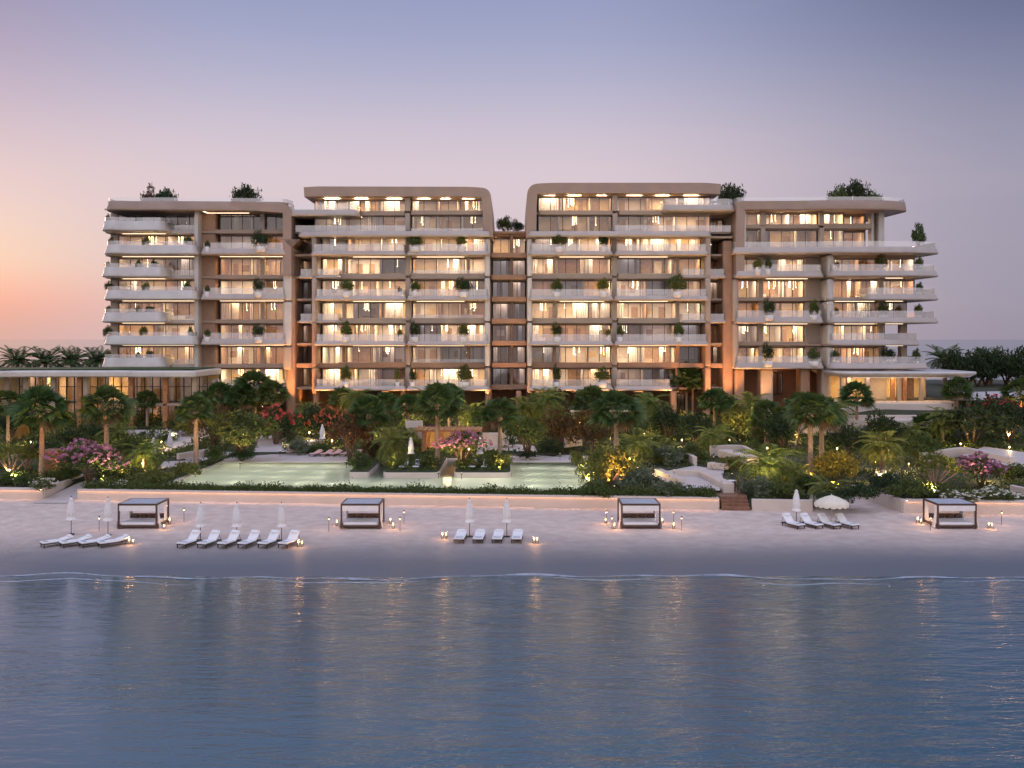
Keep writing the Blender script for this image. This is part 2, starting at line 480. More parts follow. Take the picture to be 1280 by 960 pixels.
def sea_mat():
    m, N, L, P = new_mat('sea_water')
    P.inputs['Base Color'].default_value = (0.035, 0.085, 0.115, 1)
    P.inputs['Roughness'].default_value = 0.13
    P.inputs['IOR'].default_value = 2.2
    P.inputs['Specular IOR Level'].default_value = 0.5
    geo = N.new('ShaderNodeNewGeometry')
    def wave(sx, sy, det, dist, rot=0):
        mp = N.new('ShaderNodeMapping'); mp.inputs['Scale'].default_value = (sx, sy, 1); mp.inputs['Rotation'].default_value = (0, 0, rot)
        L.new(geo.outputs['Position'], mp.inputs[0])
        n = N.new('ShaderNodeTexNoise'); n.inputs['Scale'].default_value = 1; n.inputs['Detail'].default_value = det
        n.inputs['Distortion'].default_value = dist
        L.new(mp.outputs[0], n.inputs['Vector'])
        return n.outputs['Fac']
    a = wave(0.30, 1.0, 4, 0.5, 0.08)
    c = wave(1.1, 2.9, 3, 0.4, -0.12)
    patch = wave(0.018, 0.05, 2, 0.0, 0.2)                      # gusts: ruffled and calm patches
    pr = N.new('ShaderNodeMapRange'); pr.inputs['From Min'].default_value = 0.36; pr.inputs['From Max'].default_value = 0.62
    pr.inputs['To Min'].default_value = 0.25; pr.inputs['To Max'].default_value = 1.0
    L.new(patch, pr.inputs['Value'])
    s = N.new('ShaderNodeMath'); s.operation = 'MULTIPLY_ADD'
    L.new(c, s.inputs[0]); s.inputs[1].default_value = 0.35; L.new(a, s.inputs[2])
    b = N.new('ShaderNodeBump'); b.inputs['Distance'].default_value = 0.25
    st = N.new('ShaderNodeMath'); st.operation = 'MULTIPLY'; st.inputs[1].default_value = 0.75
    L.new(pr.outputs[0], st.inputs[0]); L.new(st.outputs[0], b.inputs['Strength'])
    L.new(s.outputs[0], b.inputs['Height']); L.new(b.outputs[0], P.inputs['Normal'])
    return m
xs = [-140 + 2.0 * i for i in range(141)]
beach = gridmesh(xs, [40 + 1.5 * i for i in range(39)] + [99 + .75 * i for i in range(12)], lambda x, y: -1.2 if (POOL[0] - 1.5 < x < POOL[1] + 1.5 and y > wallY(x) + 1.3) else bz(y) + (lump(x, y, 0.45, 0.035) if y > 78 else lump(x, y, .2, 0.02)), 'beach', sand_mat())
struct(beach)
sea = MB().add([(-30000, -2000, -0.6), (30000, -2000, -0.6), (30000, 50000, -0.6), (-30000, 50000, -0.6)], [(0, 1, 2, 3)]).build('sea', sea_mat())
struct(sea)
# swash: thin foam lace along the waterline
def shoreX(x): return 72.7 + 0.55 * math.sin(x * 0.16 + 0.6) + 0.35 * math.sin(x * 0.41 + 2) + 0.2 * math.sin(x * 0.93)
mb = MB()
fx = [-70 + 0.5 * i for i in range(281)]
for i, x in enumerate(fx):
    y = shoreX(x); wd = max(0.012, 0.10 + 0.16 * math.sin(x * 0.7) * math.sin(x * 0.23 + 1) + .07 * math.sin(x * 2.1))
    zz = max(bz(y), -0.6) + 0.03
    mb.v += [(x, y - wd, -0.575), (x, y, zz + 0.02), (x, y + wd * 0.9, zz)]
    if i:
        a = (i - 1) * 3
        mb.f += [(a, a + 3, a + 4, a + 1), (a + 1, a + 4, a + 5, a + 2)]; mb.m += [0, 0]
M['foam'] = surf('wave_foam', (0.32, 0.35, 0.40), 0.5, 0.4, 2, 0.3, 9)
struct(mb.build('wave_foam', M['foam'], None, True))
# second, broken lace further out
mb = MB()
for (xa, xb, dy) in ((-42, -22, -1.6), (-18, -6, -1.0), (2, 10, -0.9), (16, 26, -1.5), (30, 47, -1.1)):
    n = int((xb - xa) / 0.5)
    base = len(mb.v)
    for i in range(n + 1):
        x = xa + 0.5 * i; y = shoreX(x) + dy + 0.3 * math.sin(x * .6); wd = 0.10 * math.sin(math.pi * i / n) + 0.004
        mb.v += [(x, y - wd, -0.585), (x, y + wd, -0.575)]
        if i:
            a = base + (i - 1) * 2
            mb.f.append((a, a + 2, a + 3, a + 1)); mb.m.append(0)
struct(mb.build('foam_streaks', M['foam'], None, True))

# garden terrain: one sheet behind the wall, running down to the water behind the hotel
def front(x):
    y = wallY(x) + 0.35
    if OPEN0 < x < OPEN1:
        y = 104.5 - abs(x - (OPEN0 + OPEN1) / 2) * 0.3
    return y
gxs = [-130 + 1.0 * i for i in range(261)]
def row(t): return lambda x: front(x) * (1 - t) + 106 * t
rows = [row(0), row(0.0005), row(0.5)] + [106 + 1.5 * i for i in range(47)] + [180 + 12 * i for i in range(9)]
def terr(x, y):
    if abs(y - front(x)) < 1e-6: return 0.0
    f = front(x)
    z = gz(x, y) + lump(x, y, 0.5, 0.05)
    if POOL[0] - 0.2 < x < POOL[1] + 0.2 and y < POOL[2] + 0.2: z = min(z, -0.75)
    if PATH0 - 1 < x < PATH1 + 1.5 and y < 108: z = bz(y) - 0.05 + smooth(y, 101, 108) * 0.9
    if STEP0 - 0.3 < x < STEP1 + 0.3 and y < 101: z = min(z, 0.4)
    return z
garden = gridmesh(gxs, rows, terr, 'garden_ground', M['soil'])
struct(garden)

# ------------------------------------------------------------ the hotel
hotel = thing('apartment_building', (0, 160, 4.2), 'long terraced apartment building with two taller central towers and curved white balconies glowing at dusk', 'building')
HOT = Vector((0, 160, 4.2))
class HB(MB):
    """mesh builder whose vertices are given in world space and parented to the building"""
    def build(s, name, mat, parent=None, *a, **k):
        off = HOT
        s.v = [(x - off.x, y - off.y, z - off.z) for x, y, z in s.v]
        return MB.build(s, name, mat, hotel if parent is None else parent, *a, **k)
def Zl(py): return Z(py, 158.5)
def XX(px): return X(px, 159.0)
GY = 161.3          # glass line
RY = 180.0          # rear wall

def fillet(pts, r, n=6):
    out = [Vector(pts[0]).to_2d()]
    for i in range(1, len(pts) - 1):
        p0, p, p1 = Vector(pts[i - 1]).to_2d(), Vector(pts[i]).to_2d(), Vector(pts[i + 1]).to_2d()
        rr = r[i] if hasattr(r, '__len__') else r
        a, b = (p0 - p), (p1 - p)
        q = min(rr, a.length * 0.45, b.length * 0.45)
        a, b = p + a.normalized() * q, p + b.normalized() * q
        for k in range(n + 1):
            t = k / n
            out.append(a * (1 - t) ** 2 + p * 2 * t * (1 - t) + b * t * t)
    out.append(Vector(pts[-1]).to_2d())
    return out
def normals(path):
    ns = []
    for i in range(len(path)):
        t = (path[min(i + 1, len(path) - 1)] - path[max(i - 1, 0)])
        t = t.normalized() if t.length > 1e-6 else Vector((1, 0))
        ns.append(Vector((t.y, -t.x)))
    return ns
def sweep(mb, path, prof):
    ns = normals(path)
    n = len(prof); base = len(mb.v)
    for p, q in zip(path, ns):
        for (o, z) in prof:
            mb.v.append((p.x + q.x * o, p.y + q.y * o, z))
    for i in range(len(path) - 1):
        for k in range(n):
            a, b = base + i * n + k, base + i * n + (k + 1) % n
            mb.f.append((a, a + n, b + n, b)); mb.m.append(0)
    mb.f.append(tuple(base + k for k in range(n))); mb.m.append(0)
    e = base + (len(path) - 1) * n
    mb.f.append(tuple(e + k for k in range(n))[::-1]); mb.m.append(0)
def balcony(pts, zb, solid, rail, r=1.2, strip=None, flare=0.1, name='balcony', mat='ledge'):
    """curved solid parapet and slab with a glass rail above; pts = plan outline (open at the back)"""
    path = fillet(pts, r)
    zt = zb + solid
    mb = HB()
    prof = [(-0.75, zb), (-0.05, zb), (flare, zb + 0.10), (flare + 0.02, zb + 0.26), (-0.06, zb + 0.5 * solid + 0.1), (-0.14, zt - 0.05), (-0.18, zt), (-0.36, zt), (-0.38, zb + 0.30), (-0.75, zb + 0.30)]
    sweep(mb, path, prof)
    ns = normals(path)
    ip = [(p.x - q.x * 0.7, p.y - q.y * 0.7) for p, q in zip(path, ns)]
    mb.prism(ip, zb + 0.012, zb + 0.288)
    o = mb.build(name, M[mat])
    for f in o.data.polygons:
        f.use_smooth = len(f.vertices) == 4
    if rail > 0:
        rb = HB()
        n0 = len(path)
        for p, q in zip(path, ns):
            rb.v += [(p.x - q.x * 0.26, p.y - q.y * 0.26, zt), (p.x - q.x * 0.26, p.y - q.y * 0.26, zt + rail)]
        rb.f = [(2 * i, 2 * i + 2, 2 * i + 3, 2 * i + 1) for i in range(n0 - 1)]; rb.m = [0] * (n0 - 1)
        rb.build('glass_railing', M['rail'], o, True).location = (0, 0, 0)
    if strip:
        sb = HB()
        for (xa, xb, ya, yb) in strip:
            sb.box(xa, xb, ya, yb, zb - 0.05, zb - 0.006)
        sb.build('light_strip', M['strip'], o)
    return o

wr = random.Random(11)
def window(pxa, pxb, pyt, pyb, bright=None, depth=5.5, Yg=GY, panes=None, sub=None, dark=False):
    """one glazed bay: panes, mullions, the room behind it with its partitions, curtains and lamps"""
    xa, xb = XX(pxa), XX(pxb)
    z0, z1 = Zl(pyb) + 0.31, Zl(pyt) - 0.06
    w = xb - xa
    zc = z1; z1 = z1 - 0.27
    pane = HB()
    n = panes or max(2, round(w / 1.9))
    pane.add([(xa, Yg, z0), (xb, Yg, z0), (xb, Yg, z1), (xa, Yg, z1)], [(0, 1, 2, 3)])
    po = pane.build('window', M['glass'])
    fr = HB()
    for i in range(n + 1):
        x = xa + w * i / n
        t = 0.045 if i not in (0, n) else 0.06
        fr.box(x - t, x + t, Yg - 0.07, Yg + 0.05, z0 + 0.09, z1 - 0.09)
    fr.box(xa - 0.06, xb + 0.06, Yg - 0.08, Yg + 0.06, z1 - 0.09, z1 - 0.001)
    fr.box(xa - 0.06, xb + 0.06, Yg - 0.08, Yg + 0.06, z0, z0 + 0.09)
    fr.box(xa - 0.06, xb + 0.06, Yg - 0.06, Yg + 0.10, z1 + 0.001, zc - 0.002, 1)
    fr.build('window_frame', [M['darkmetal'], M['soffit']], po)
    z1 = zc
    # rooms
    ns = sub or max(1, round(w / 5.0))
    cuts = [xa] + sorted(xa + w * (i + wr.uniform(-0.18, 0.18)) / ns for i in range(1, ns)) + [xb]
    rm = HB(); lp = HB(); pd = HB(); any_p = False
    for i in range(ns):
        a, b = cuts[i], cuts[i + 1]
        k = wr.choice([0, 0, 2, 2, 3, 1]) if not dark else 1
        dd = depth * wr.uniform(0.65, 1)
        y1 = Yg + dd
        rm.add([(a, y1, z0), (b, y1, z0), (b, y1, z1), (a, y1, z1)], [(0, 1, 2, 3)], k)
        rm.box(a + (0.001 if i else -.05), a + 0.1, Yg + 0.25, y1, z0, z1, wr.choice([0, 2, 1]))
        rm.box(b - 0.1, b - 0.002, Yg + 0.25, y1, z0, z1, wr.choice([0, 2, 1]))
        rm.add([(a, Yg + .1, z0 + 0.012), (b, Yg + .1, z0 + 0.012), (b, y1, z0 + 0.012), (a, y1, z0 + 0.012)], [(0, 1, 2, 3)], 4)
        # door or niche panels, built-in cupboards and shelves against the rear wall
        x = a + wr.uniform(0.3, 1.0)
        while x < b - 0.8:
            t = wr.random(); pw = wr.uniform(0.7, 1.5)
            if t < 0.3: rm.box(x, min(x + pw, b - .2), y1 - 0.14, y1 - 0.01, z0 + 0.02, z0 + 2.3, 1)
            elif t < 0.5: rm.box(x, min(x + pw, b - .2), y1 - 0.07, y1 - 0.01, z0 + 1.1, z0 + 2.1, wr.choice([1, 3, 2]))
            elif t < 0.66: rm.box(x, min(x + 1.8, b - .2), y1 - 0.75, y1 - 0.2, z0 + 0.02, z0 + 0.85, wr.choice([1, 4, 2]))
            elif t < 0.8: rm.box(x, min(x + pw, b - .2), y1 - 0.6, y1 - 0.01, z0 + 0.02, z1 - 0.3, wr.choice([1, 0, 2]))
            x += pw + wr.uniform(0.3, 1.2)
        br = bright if bright is not None else [wr.choice([0, 0, 1, 1, 2, 3, 0, 4]) for _ in range(ns)]
        if hasattr(br, '__len__'): br = br[i % len(br)]
        if dark: br = 3 if wr.random() < .6 else 4
        pw = min(0.8, (b - a) * 0.16)
        cx_ = (a + b) / 2 + wr.uniform(-0.5, 0.5)
        pw *= 1.5
        lp.add([(cx_ - pw, Yg + .35, z1 - 0.03), (cx_ - pw, Yg + 1.5, z1 - 0.03), (cx_ + pw, Yg + 1.5, z1 - 0.03), (cx_ + pw, Yg + .35, z1 - 0.03)], [(0, 1, 2, 3)], br)
        if wr.random() < 0.5 and not dark:
            any_p = True
            px_, py_ = (a + b) / 2 + wr.uniform(-1, 1) * (b - a) * 0.2, Yg + dd * wr.uniform(0.25, 0.5)
            for _ in range(wr.choice([1, 3, 5, 6])):
                ox, oz = wr.uniform(-0.55, 0.55), wr.uniform(-1.5, -0.9)
                pd.lathe([(0.0, -0.07), (0.06, -0.04), (0.075, 0), (0.06, 0.04), (0.0, 0.07)], 6, (px_ + ox, py_ + wr.uniform(-.3, .3), z1 + oz))
                pd.box(px_ + ox - .012, px_ + ox + .012, py_ - .012, py_ + .012, z1 + oz + .07, z1 - 0.02)
    rm.build('room_wall', [M['room_a'], M['room_b'], M['room_c'], M['room_d'], M['floor_in']], po)
    lp.build('ceiling_light', M['lamp'], po)
    if any_p: pd.build('pendant_lamp', M['bulb'], po)
    # curtains drawn over part of the panes, gathered into soft folds
    cu = HB(); drawn = False
    x = xa + 0.1
    while x < xb - 0.5:
        wd = wr.uniform(0.5, 1.1) if wr.random() < 0.6 else wr.uniform(1.4, 3.2)
        if wr.random() < (0.32 if not dark else 0.7):
            e = min(x + wd, xb - 0.1); m = max(4, int((e - x) / 0.09)); base = len(cu.v); drawn = True
            for q in range(m + 1):
                xx = x + (e - x) * q / m; yy = Yg + 0.22 + 0.05 * math.sin(q * 1.55) + 0.02 * math.sin(q * .6)
                cu.v += [(xx, yy, z0 + 0.03), (xx, yy, z1 - 0.34)]
                if q: cu.f.append((base + 2 * q - 2, base + 2 * q, base + 2 * q + 1, base + 2 * q - 1)); cu.m.append(0)
        x += wd + wr.uniform(0.3, 2.0)
    if drawn: cu.build('curtain', M['curtain'], po, True)
    return po
def slab(pxa, pxb, py, mat='soffit', yf=159.9, yb=RY, th=0.35):
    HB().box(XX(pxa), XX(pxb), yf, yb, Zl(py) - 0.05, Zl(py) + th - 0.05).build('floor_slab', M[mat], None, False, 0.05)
def pier(pxa, pxb, pyt, pyb, mat='beige', yf=158.9, yb=GY + 0.5, bevel=0.12, z0=None, name='pier'):
    return HB().box(XX(pxa), XX(pxb), yf, yb, Zl(pyb) if z0 is None else z0, Zl(pyt)).build(name, M[mat], None, False, bevel)
def spandrel(pxa, pxb, py, mat='beige', h=0.75, yf=159.55):
    HB().box(XX(pxa), XX(pxb), yf, GY - 0.09, Zl(py) - 0.12, Zl(py) - 0.12 + h).build('spandrel', M[mat], None, False, 0.06)
def railglass(pxa, pxb, zt, h, Y=159.3, ret=0.0):
    b = HB()
    b.add([(XX(pxa), Y, zt), (XX(pxb), Y, zt), (XX(pxb), Y, zt + h), (XX(pxa), Y, zt + h)], [(0, 1, 2, 3)])
    b.build('glass_railing', M['rail'])
def ribbon(pts, th, yf, yb, r, name, mat, inward=1):
    """a band of even thickness drawn in elevation (px, py) and extruded in depth: the towers' wrap-around frames"""
    path = fillet([(XX(px), Zl(py)) for px, py in pts], r, 8)
    ns = normals(path)
    b = HB(); n = len(path)
    for p, q in zip(path, ns):
        i = p + q * th * inward
        b.v += [(p.x, yf, p.y), (i.x, yf - 0.02, i.y), (i.x, yb, i.y), (p.x, yb, p.y)]
    for i in range(n - 1):
        for k in range(4):
            a, c = i * 4 + k, i * 4 + (k + 1) % 4
            b.f.append((a, a + 4, c + 4, c) if inward < 0 else (a, c, c + 4, a + 4)); b.m.append(0)
    b.f += [(0, 1, 2, 3), tuple((n - 1) * 4 + k for k in (3, 2, 1, 0))]; b.m += [0, 0]
    o = b.build(name, M[mat], None, False, 0.14)
    return o
WY = 156.2   # front of the wings' balconies
BY = 157.2   # front of the towers' balconies
def X7(px): return X(px, BY)
def X6(px): return X(px, WY)

# ---- left wing
for py in (290, 319, 347, 375, 403, 431, 459): slab(129, 362, py)
slab(129, 362, 487)
HB().box(XX(129), XX(362), RY, RY + 0.4, 4.0, Zl(262)).build('rear_wall', M['bronze'])
HB().box(XX(129), XX(133), 163.5, RY, 4.0, Zl(262)).build('side_wall', M['stucco'])
HB().box(XX(357), XX(362), 162.6, RY, 4.0, Zl(262)).build('side_wall', M['bronze'])
lv = [263, 290, 319, 347, 375, 403, 431, 459, 487]
for i in range(7):
    window(141, 246, lv[i], lv[i + 1], sub=2, bright=[(1, 2), (0, 1), (1, 3), (0, 2), (1, 1), (2, 0), (2, 2)][i])
    HB().box(XX(131), XX(141) - .07, GY - .1, GY + 1.5, Zl(lv[i + 1]) + .31, Zl(lv[i]) - .06).build('pier', M['beige'], None, False, .05)
for i in range(8):
    window(270, 355, lv[i], lv[i + 1], bright=[(1, 0), (3, 2), (2, 1), (0, 3), (2, 2), (2, 1), (1, 2), (0, 0)][i], sub=2)
    pier(322.5, 328, lv[i] + 0.5, lv[i + 1] - 2.5, 'beige', 160.4, GY - 0.1, 0.08)
pier(246.5, 267, 263, 515, 'bronze', 160.2, GY + 3, 0.3, 4.0)
pier(244.5, 249.5, 263, 515, 'stucco', 158.2, GY, 0.12, 4.0)
for i in range(7):
    py = lv[i + 1]
    zb = Zl(py) - 0.05
    lstrip = [(X6(140), X6(238), WY + 4.2, WY + 4.3)]
    if i % 2 == 0:
        balcony([(X6(131), 178), (X6(124), WY + 2.2), (X6(127), WY + .35), (X6(141), WY - .9), (X6(156), WY + 0.55), (X6(198), WY + 0.1), (X6(204), WY + 1.2), (X6(204), 161.5)], zb, 1.55, 0.55, [0, 4, 1.6, 2.0, 2, 1.0, 0.5, 0], lstrip, 0.18, mat='stucco')
        spandrel(204, 246, py, 'stucco', 0.6)
        railglass(205, 245, zb + .52, 0.75, 159.7)
    else:
        balcony([(X6(133), 178), (X6(127), WY + 2.4), (X6(129), WY + .6), (X6(141), WY - .8), (X6(151), WY - .9), (X6(163), WY + 0.5), (X6(240), WY + 0.15), (X6(243.5), WY + 1), (X6(243.5), 161.5)], zb, 1.45, 0.6, [0, 4, 1.4, 1.6, .8, 2, 0.6, 0.4, 0], lstrip, 0.18, mat='stucco')
    if i in (1, 3, 5):
        balcony([(X7(251), 161.5), (X7(251), BY), (X7(262), BY - 0.15), (X7(356), BY - .1), (X7(356), 161.5)], zb, 0.95, 0.95, [0, 0.5, 1.5, 0.5, 0], [(XX(272), XX(352), 160.3, 160.4)], 0.1)
    else:
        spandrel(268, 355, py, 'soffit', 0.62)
balcony([(X7(251), 161.5), (X7(251), BY), (X7(356), BY - .1), (X7(356), 161.5)], Zl(488), 0.95, 0.8, 0.5)
# frame of the loggia column: notched outer pier and rounded shoulder up to the roof
ribbon([(292, 252.5), (345, 255.5), (367, 257.5), (367, 300), (367, 345)], 1.3, 157.3, RY, [0, 6, 2.6, 0, 0], 'roof', 'taupe')
for a, b in ((320, 376), (377, 432), (433, 462)): pier(355.5, 366.3, a, b, 'stucco' if a < 430 else 'beige', 157.9, 162, 0.3)
pier(358, 369.5, 346, 530, 'bronze', 158.6, 163, 0.3, 3.6)
# curved roof edge over the wing's left end
balcony([(X6(137), 179), (X6(128), WY + 2.5), (X6(131), WY + .6), (X6(150), WY + .1), (X6(162), WY + 0.7), (X6(200), WY + .5), (X6(300), WY + 1.2), (X6(352), WY + 1.6), (X6(360), 161)], Zl(265), 1.5, 0.55, [0, 4, 1.6, 2, 2, 3, 3, 2, 0], [(XX(258), XX(310), 159.6, 159.75), (XX(257), XX(259), 157.6, 159.7)], 0.12, 'roof_edge', 'taupe')
HB().box(XX(134), XX(355), 158, RY, Zl(263), Zl(261.2)).build('roof', M['soffit'])

# ---- the two towers
def tower(L0, mid, R0, rec_a, rec_b, lines, left):
    """L0..R0 = outer piers, rec_a..rec_b = the recessed bay beside the tower"""
    xl, xr = L0, R0
    a, b = min(xl, rec_a), max(xr, rec_b)
    for py in lines[1:]: slab(a, b, py)
    HB().box(XX(a), XX(b), RY, RY + 0.4, 3.6, Zl(240)).build('rear_wall', M['bronze'])
    for px in (a, b):
        HB().box(XX(px) - 0.2, XX(px) + 0.2, 163.5, RY, 3.6, Zl(291)).build('side_wall', M['bronze'])
    for i in range(len(lines) - 1):
        t, bo = lines[i], lines[i + 1]
        top = i < 2
        if left:
            spans = [(xl + 8 if not top else 392, mid - 1), (mid + 6, xr - 6)]
        else:
            spans = [(xl + 13 if top else xl + 5, mid - 2), (mid + 5, xr - 8 if not top else 889)]
        for k, (p, q) in enumerate(spans):
            window(p, q, t, bo, bright=(1, 0, 1) if top else None, sub=3, Yg=159.95 if top else GY)
        # the recessed bay
        if not (left and top):
            window(rec_a + 2, rec_b - 1, t, bo, dark=(i != 2), Yg=165.5, panes=2, sub=1)
        pier(mid - 1.5, mid + 4.5, t + (0.4 if i else 0), bo - 2.5, 'beige', 158.6 if top else 159.2, GY + 0.2, 0.1)
        if i >= 2:
            for (p, q) in (((799 - 650 + 512 - 78, 0),) if 0 else ()):
                pass
    return

TL = [242, 266, 291, 319, 347, 375, 403, 431, 459, 487]
tower(391, 508, 612, 366, 391, [246.8] + TL[1:], True)
tower(660, 767, 887, 887, 915, [242.7] + TL[1:], False)
for (p, q, t) in ((583, 587, 0), (426, 430, 0), (691.5, 695.5, 0), (846, 851, 0)):
    for i in range(2, 9):
        if i in (2, 4, 6): continue
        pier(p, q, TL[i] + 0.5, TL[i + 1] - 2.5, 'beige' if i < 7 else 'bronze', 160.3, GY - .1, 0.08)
# rounded wrap-around frames of the two penthouses
ribbon([(382, 235), (398, 234), (590, 234.5), (613, 236.5), (615.5, 262), (616.5, 297), (560, 297), (391, 296.5)][:6], 1.5, 157.6, RY, [0, 1, 4, 3.2, 4, 0], 'roof', 'taupe')
HB().box(XX(386), XX(606), 158.2, RY, Zl(244.5), Zl(241)).build('roof', M['beige'], None, False, .1)
ribbon([(899, 231), (880, 229.5), (690, 229.5), (659.5, 231), (657.5, 262), (657.5, 298)], 1.6, 157.6, RY, [0, 1, 4, 3.4, 4, 0], 'roof', 'taupe', -1)
HB().box(XX(667), XX(888), 158.2, RY, Zl(240.5), Zl(238)).build('roof', M['beige'], None, False, .1)
# penthouse base bands
balcony([(X7(372), 161.5), (X7(371), BY + 0.6), (X7(398), BY + .2), (X7(420), BY - .5), (X7(600), BY - .3), (X7(613), BY - .2), (X7(613), 161.5)], Zl(297), 0.85, 0.0, [0, .8, 2, 2, 2, 1, 0], None, 0.05, 'balcony')
railglass(371, 508, Zl(297) + .85, 1.0, 158.1); railglass(514, 604, Zl(297) + .85, 0.6, 158.6)
balcony([(X7(660), 161.5), (X7(660), BY - .2), (X7(800), BY - .5), (X7(850), BY - .1), (X7(890), BY + .3), (X7(891), 161.5)], Zl(297), 0.85, 0.0, [0, 1, 2, 2, .8, 0], None, 0.05, 'balcony')
railglass(768, 912, Zl(297) + .85, 1.0, 158.1)
slab(887, 916, 297, 'beige', 159.0)
# upper penthouse terraces
balcony([(X7(357), 161.8), (X7(357), BY + .3), (X7(443), BY), (X7(447), BY + .6), (X7(447), 161.8)], Zl(271), 1.0, 0.95, [0, .5, .6, .5, 0], None, 0.06)
balcony([(X7(829), 161.8), (X7(829), BY + .6), (X7(833), BY), (X7(914), BY + .2), (X7(920), BY + 1), (X7(920), 161.8)], Zl(265), 1.0, 0.95, [0, .5, .6, .8, .5, 0], None, 0.06)
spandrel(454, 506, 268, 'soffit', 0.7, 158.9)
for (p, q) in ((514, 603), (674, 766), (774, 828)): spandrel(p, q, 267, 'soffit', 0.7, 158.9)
# tower balconies: every second storey, paired either side of the central pier
for (py, rows_) in ((320, 0), (376, 1), (432, 2), (488, 3)):
    zb = Zl(py)
    st = [(XX(440), XX(505), 160.1, 160.2)] if rows_ < 3 else None
    balcony([(X7(389 if rows_ == 0 else 393), 161.6), (X7(389 if rows_ == 0 else 393), BY), (X7(506.5), BY), (X7(506.5), 161.6)], zb, 0.70, 1.05, 0.5, st)
    st = [(XX(520), XX(580), 160.1, 160.2)] if rows_ < 3 else None
    balcony([(X7(508.5), 161.6), (X7(508.5), BY), (X7(520), BY + .1), (X7(609), BY - .1), (X7(611.5), BY + .3), (X7(611.5), 161.6)], zb, 0.70, 1.05, [0, .8, 2, .5, .4, 0], st)
    st = [(XX(700), XX(756), 160.1, 160.2)] if rows_ < 3 else None
    balcony([(X7(661), 161.6), (X7(661), BY + .3), (X7(664), BY - .1), (X7(766.5), BY), (X7(766.5), 161.6)], zb, 0.70, 1.05, [0, .5, .5, .6, 0], st)
    st = [(XX(775), XX(836), 160.1, 160.2)] if rows_ < 3 else None
    e = 886 if rows_ < 3 else 840
    balcony([(X7(768.5), 161.6), (X7(768.5), BY), (X7(e - 2), BY), (X7(e), BY + .3), (X7(e), 161.6)], zb, 0.70, 1.05, [0, .8, .5, .4, 0], st)
for py in (347, 403, 459):
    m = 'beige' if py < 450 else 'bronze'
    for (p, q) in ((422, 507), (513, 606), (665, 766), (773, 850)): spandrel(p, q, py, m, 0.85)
    for (p, q) in ((515, 605),): railglass(p, q, Zl(py) + .72, 0.5, 159.7)
    if py < 450:
        balcony([(X7(371), 163), (X7(371), BY + 1.2), (X7(419), BY + .9), (X7(423), BY + 1.4), (X7(423), 161.6)], Zl(py) - .1, 0.5, 0.95, [0, .4, .5, .4, 0], None, 0.04)
        balcony([(X7(852), 161.6), (X7(852), BY + 1.4), (X7(856), BY + .9), (X7(910), BY + 1.2), (X7(910), 163)], Zl(py) - .1, 0.5, 0.95, [0, .4, .5, .4, 0], None, 0.04)
    else:
        spandrel(366, 422, py, 'bronze', 0.7); spandrel(850, 914, py, 'bronze', 0.7)
for py in (320, 376, 432): spandrel(367, 390, py, 'bronze', 0.5, 160.8); spandrel(888, 913, py, 'bronze', 0.5, 160.8)
# outer piers, notched storey by storey
for (p, q) in ((606, 612.5), (659, 665)):
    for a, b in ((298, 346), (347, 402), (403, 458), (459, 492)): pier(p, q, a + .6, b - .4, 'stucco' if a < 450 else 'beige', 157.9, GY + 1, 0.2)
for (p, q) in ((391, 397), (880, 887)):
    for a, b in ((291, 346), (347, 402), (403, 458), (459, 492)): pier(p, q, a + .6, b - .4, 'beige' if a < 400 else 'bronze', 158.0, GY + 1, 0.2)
pier(904, 917, 300, 530, 'bronze', 159.2, 164, 0.3, 3.6)

# ---- the recessed link between the towers
LL = [291, 319, 347, 375, 403, 431, 459, 487]
for py in LL: slab(613, 659, py, 'bronze', 163.0)
HB().box(XX(612), XX(660), RY, RY + .4, 3.6, Zl(288)).build('rear_wall', M['bronze'])
HB().box(XX(613), XX(659), 162.4, RY, Zl(289), Zl(285.5)).build('roof', M['bronze'], None, False, .1)
for i in range(7):
    window(615, 657, LL[i], LL[i + 1], dark=i > 0, Yg=164.5, panes=4, sub=2, bright=None if i else 1)
    spandrel(614, 658, LL[i + 1], 'bronze', .75, 163.0)
pier(637.5, 641.5, 290, 490, 'bronze', 162.8, 165, 0.1)

# ---- right wing
RL = [263.5, 284, 305, 319.5, 347, 375, 404, 432, 461]
for py in (319.5, 347, 375, 404, 432): slab(920, 1150, py)
slab(920, 1150, 461)
HB().box(XX(920), XX(1092), RY, RY + .4, 6.0, Zl(262)).build('rear_wall', M['bronze'])
HB().box(XX(919), XX(922), 162.6, RY, 6, Zl(262)).build('side_wall', M['bronze'])
for (t, b) in ((263.5, 284), (284, 312)):
    window(933, 1024, t, b, bright=(1, 0, 0), sub=3, Yg=159.95); window(1031, 1057, t, b, bright=0, sub=1, Yg=159.95); window(1059, 1091, t, b, bright=2, sub=1, Yg=162.5)
    for (p, q) in ((951, 957), (1024.5, 1030.5)): pier(p, q, t + .3, b - 2.5 if b < 300 else b, 'beige', 159.0, GY + .1, 0.1)
slab(932, 1092, 284)
spandrel(932, 1024, 284, 'soffit', .7, 159.2); spandrel(1030, 1091, 284, 'soffit', .8, 159.4)
pier(1093, 1097, 262, 312, 'stucco', 160.5, 162, 0.15); pier(1101, 1109, 262, 312, 'stucco', 160.0, 162.5, 0.2)
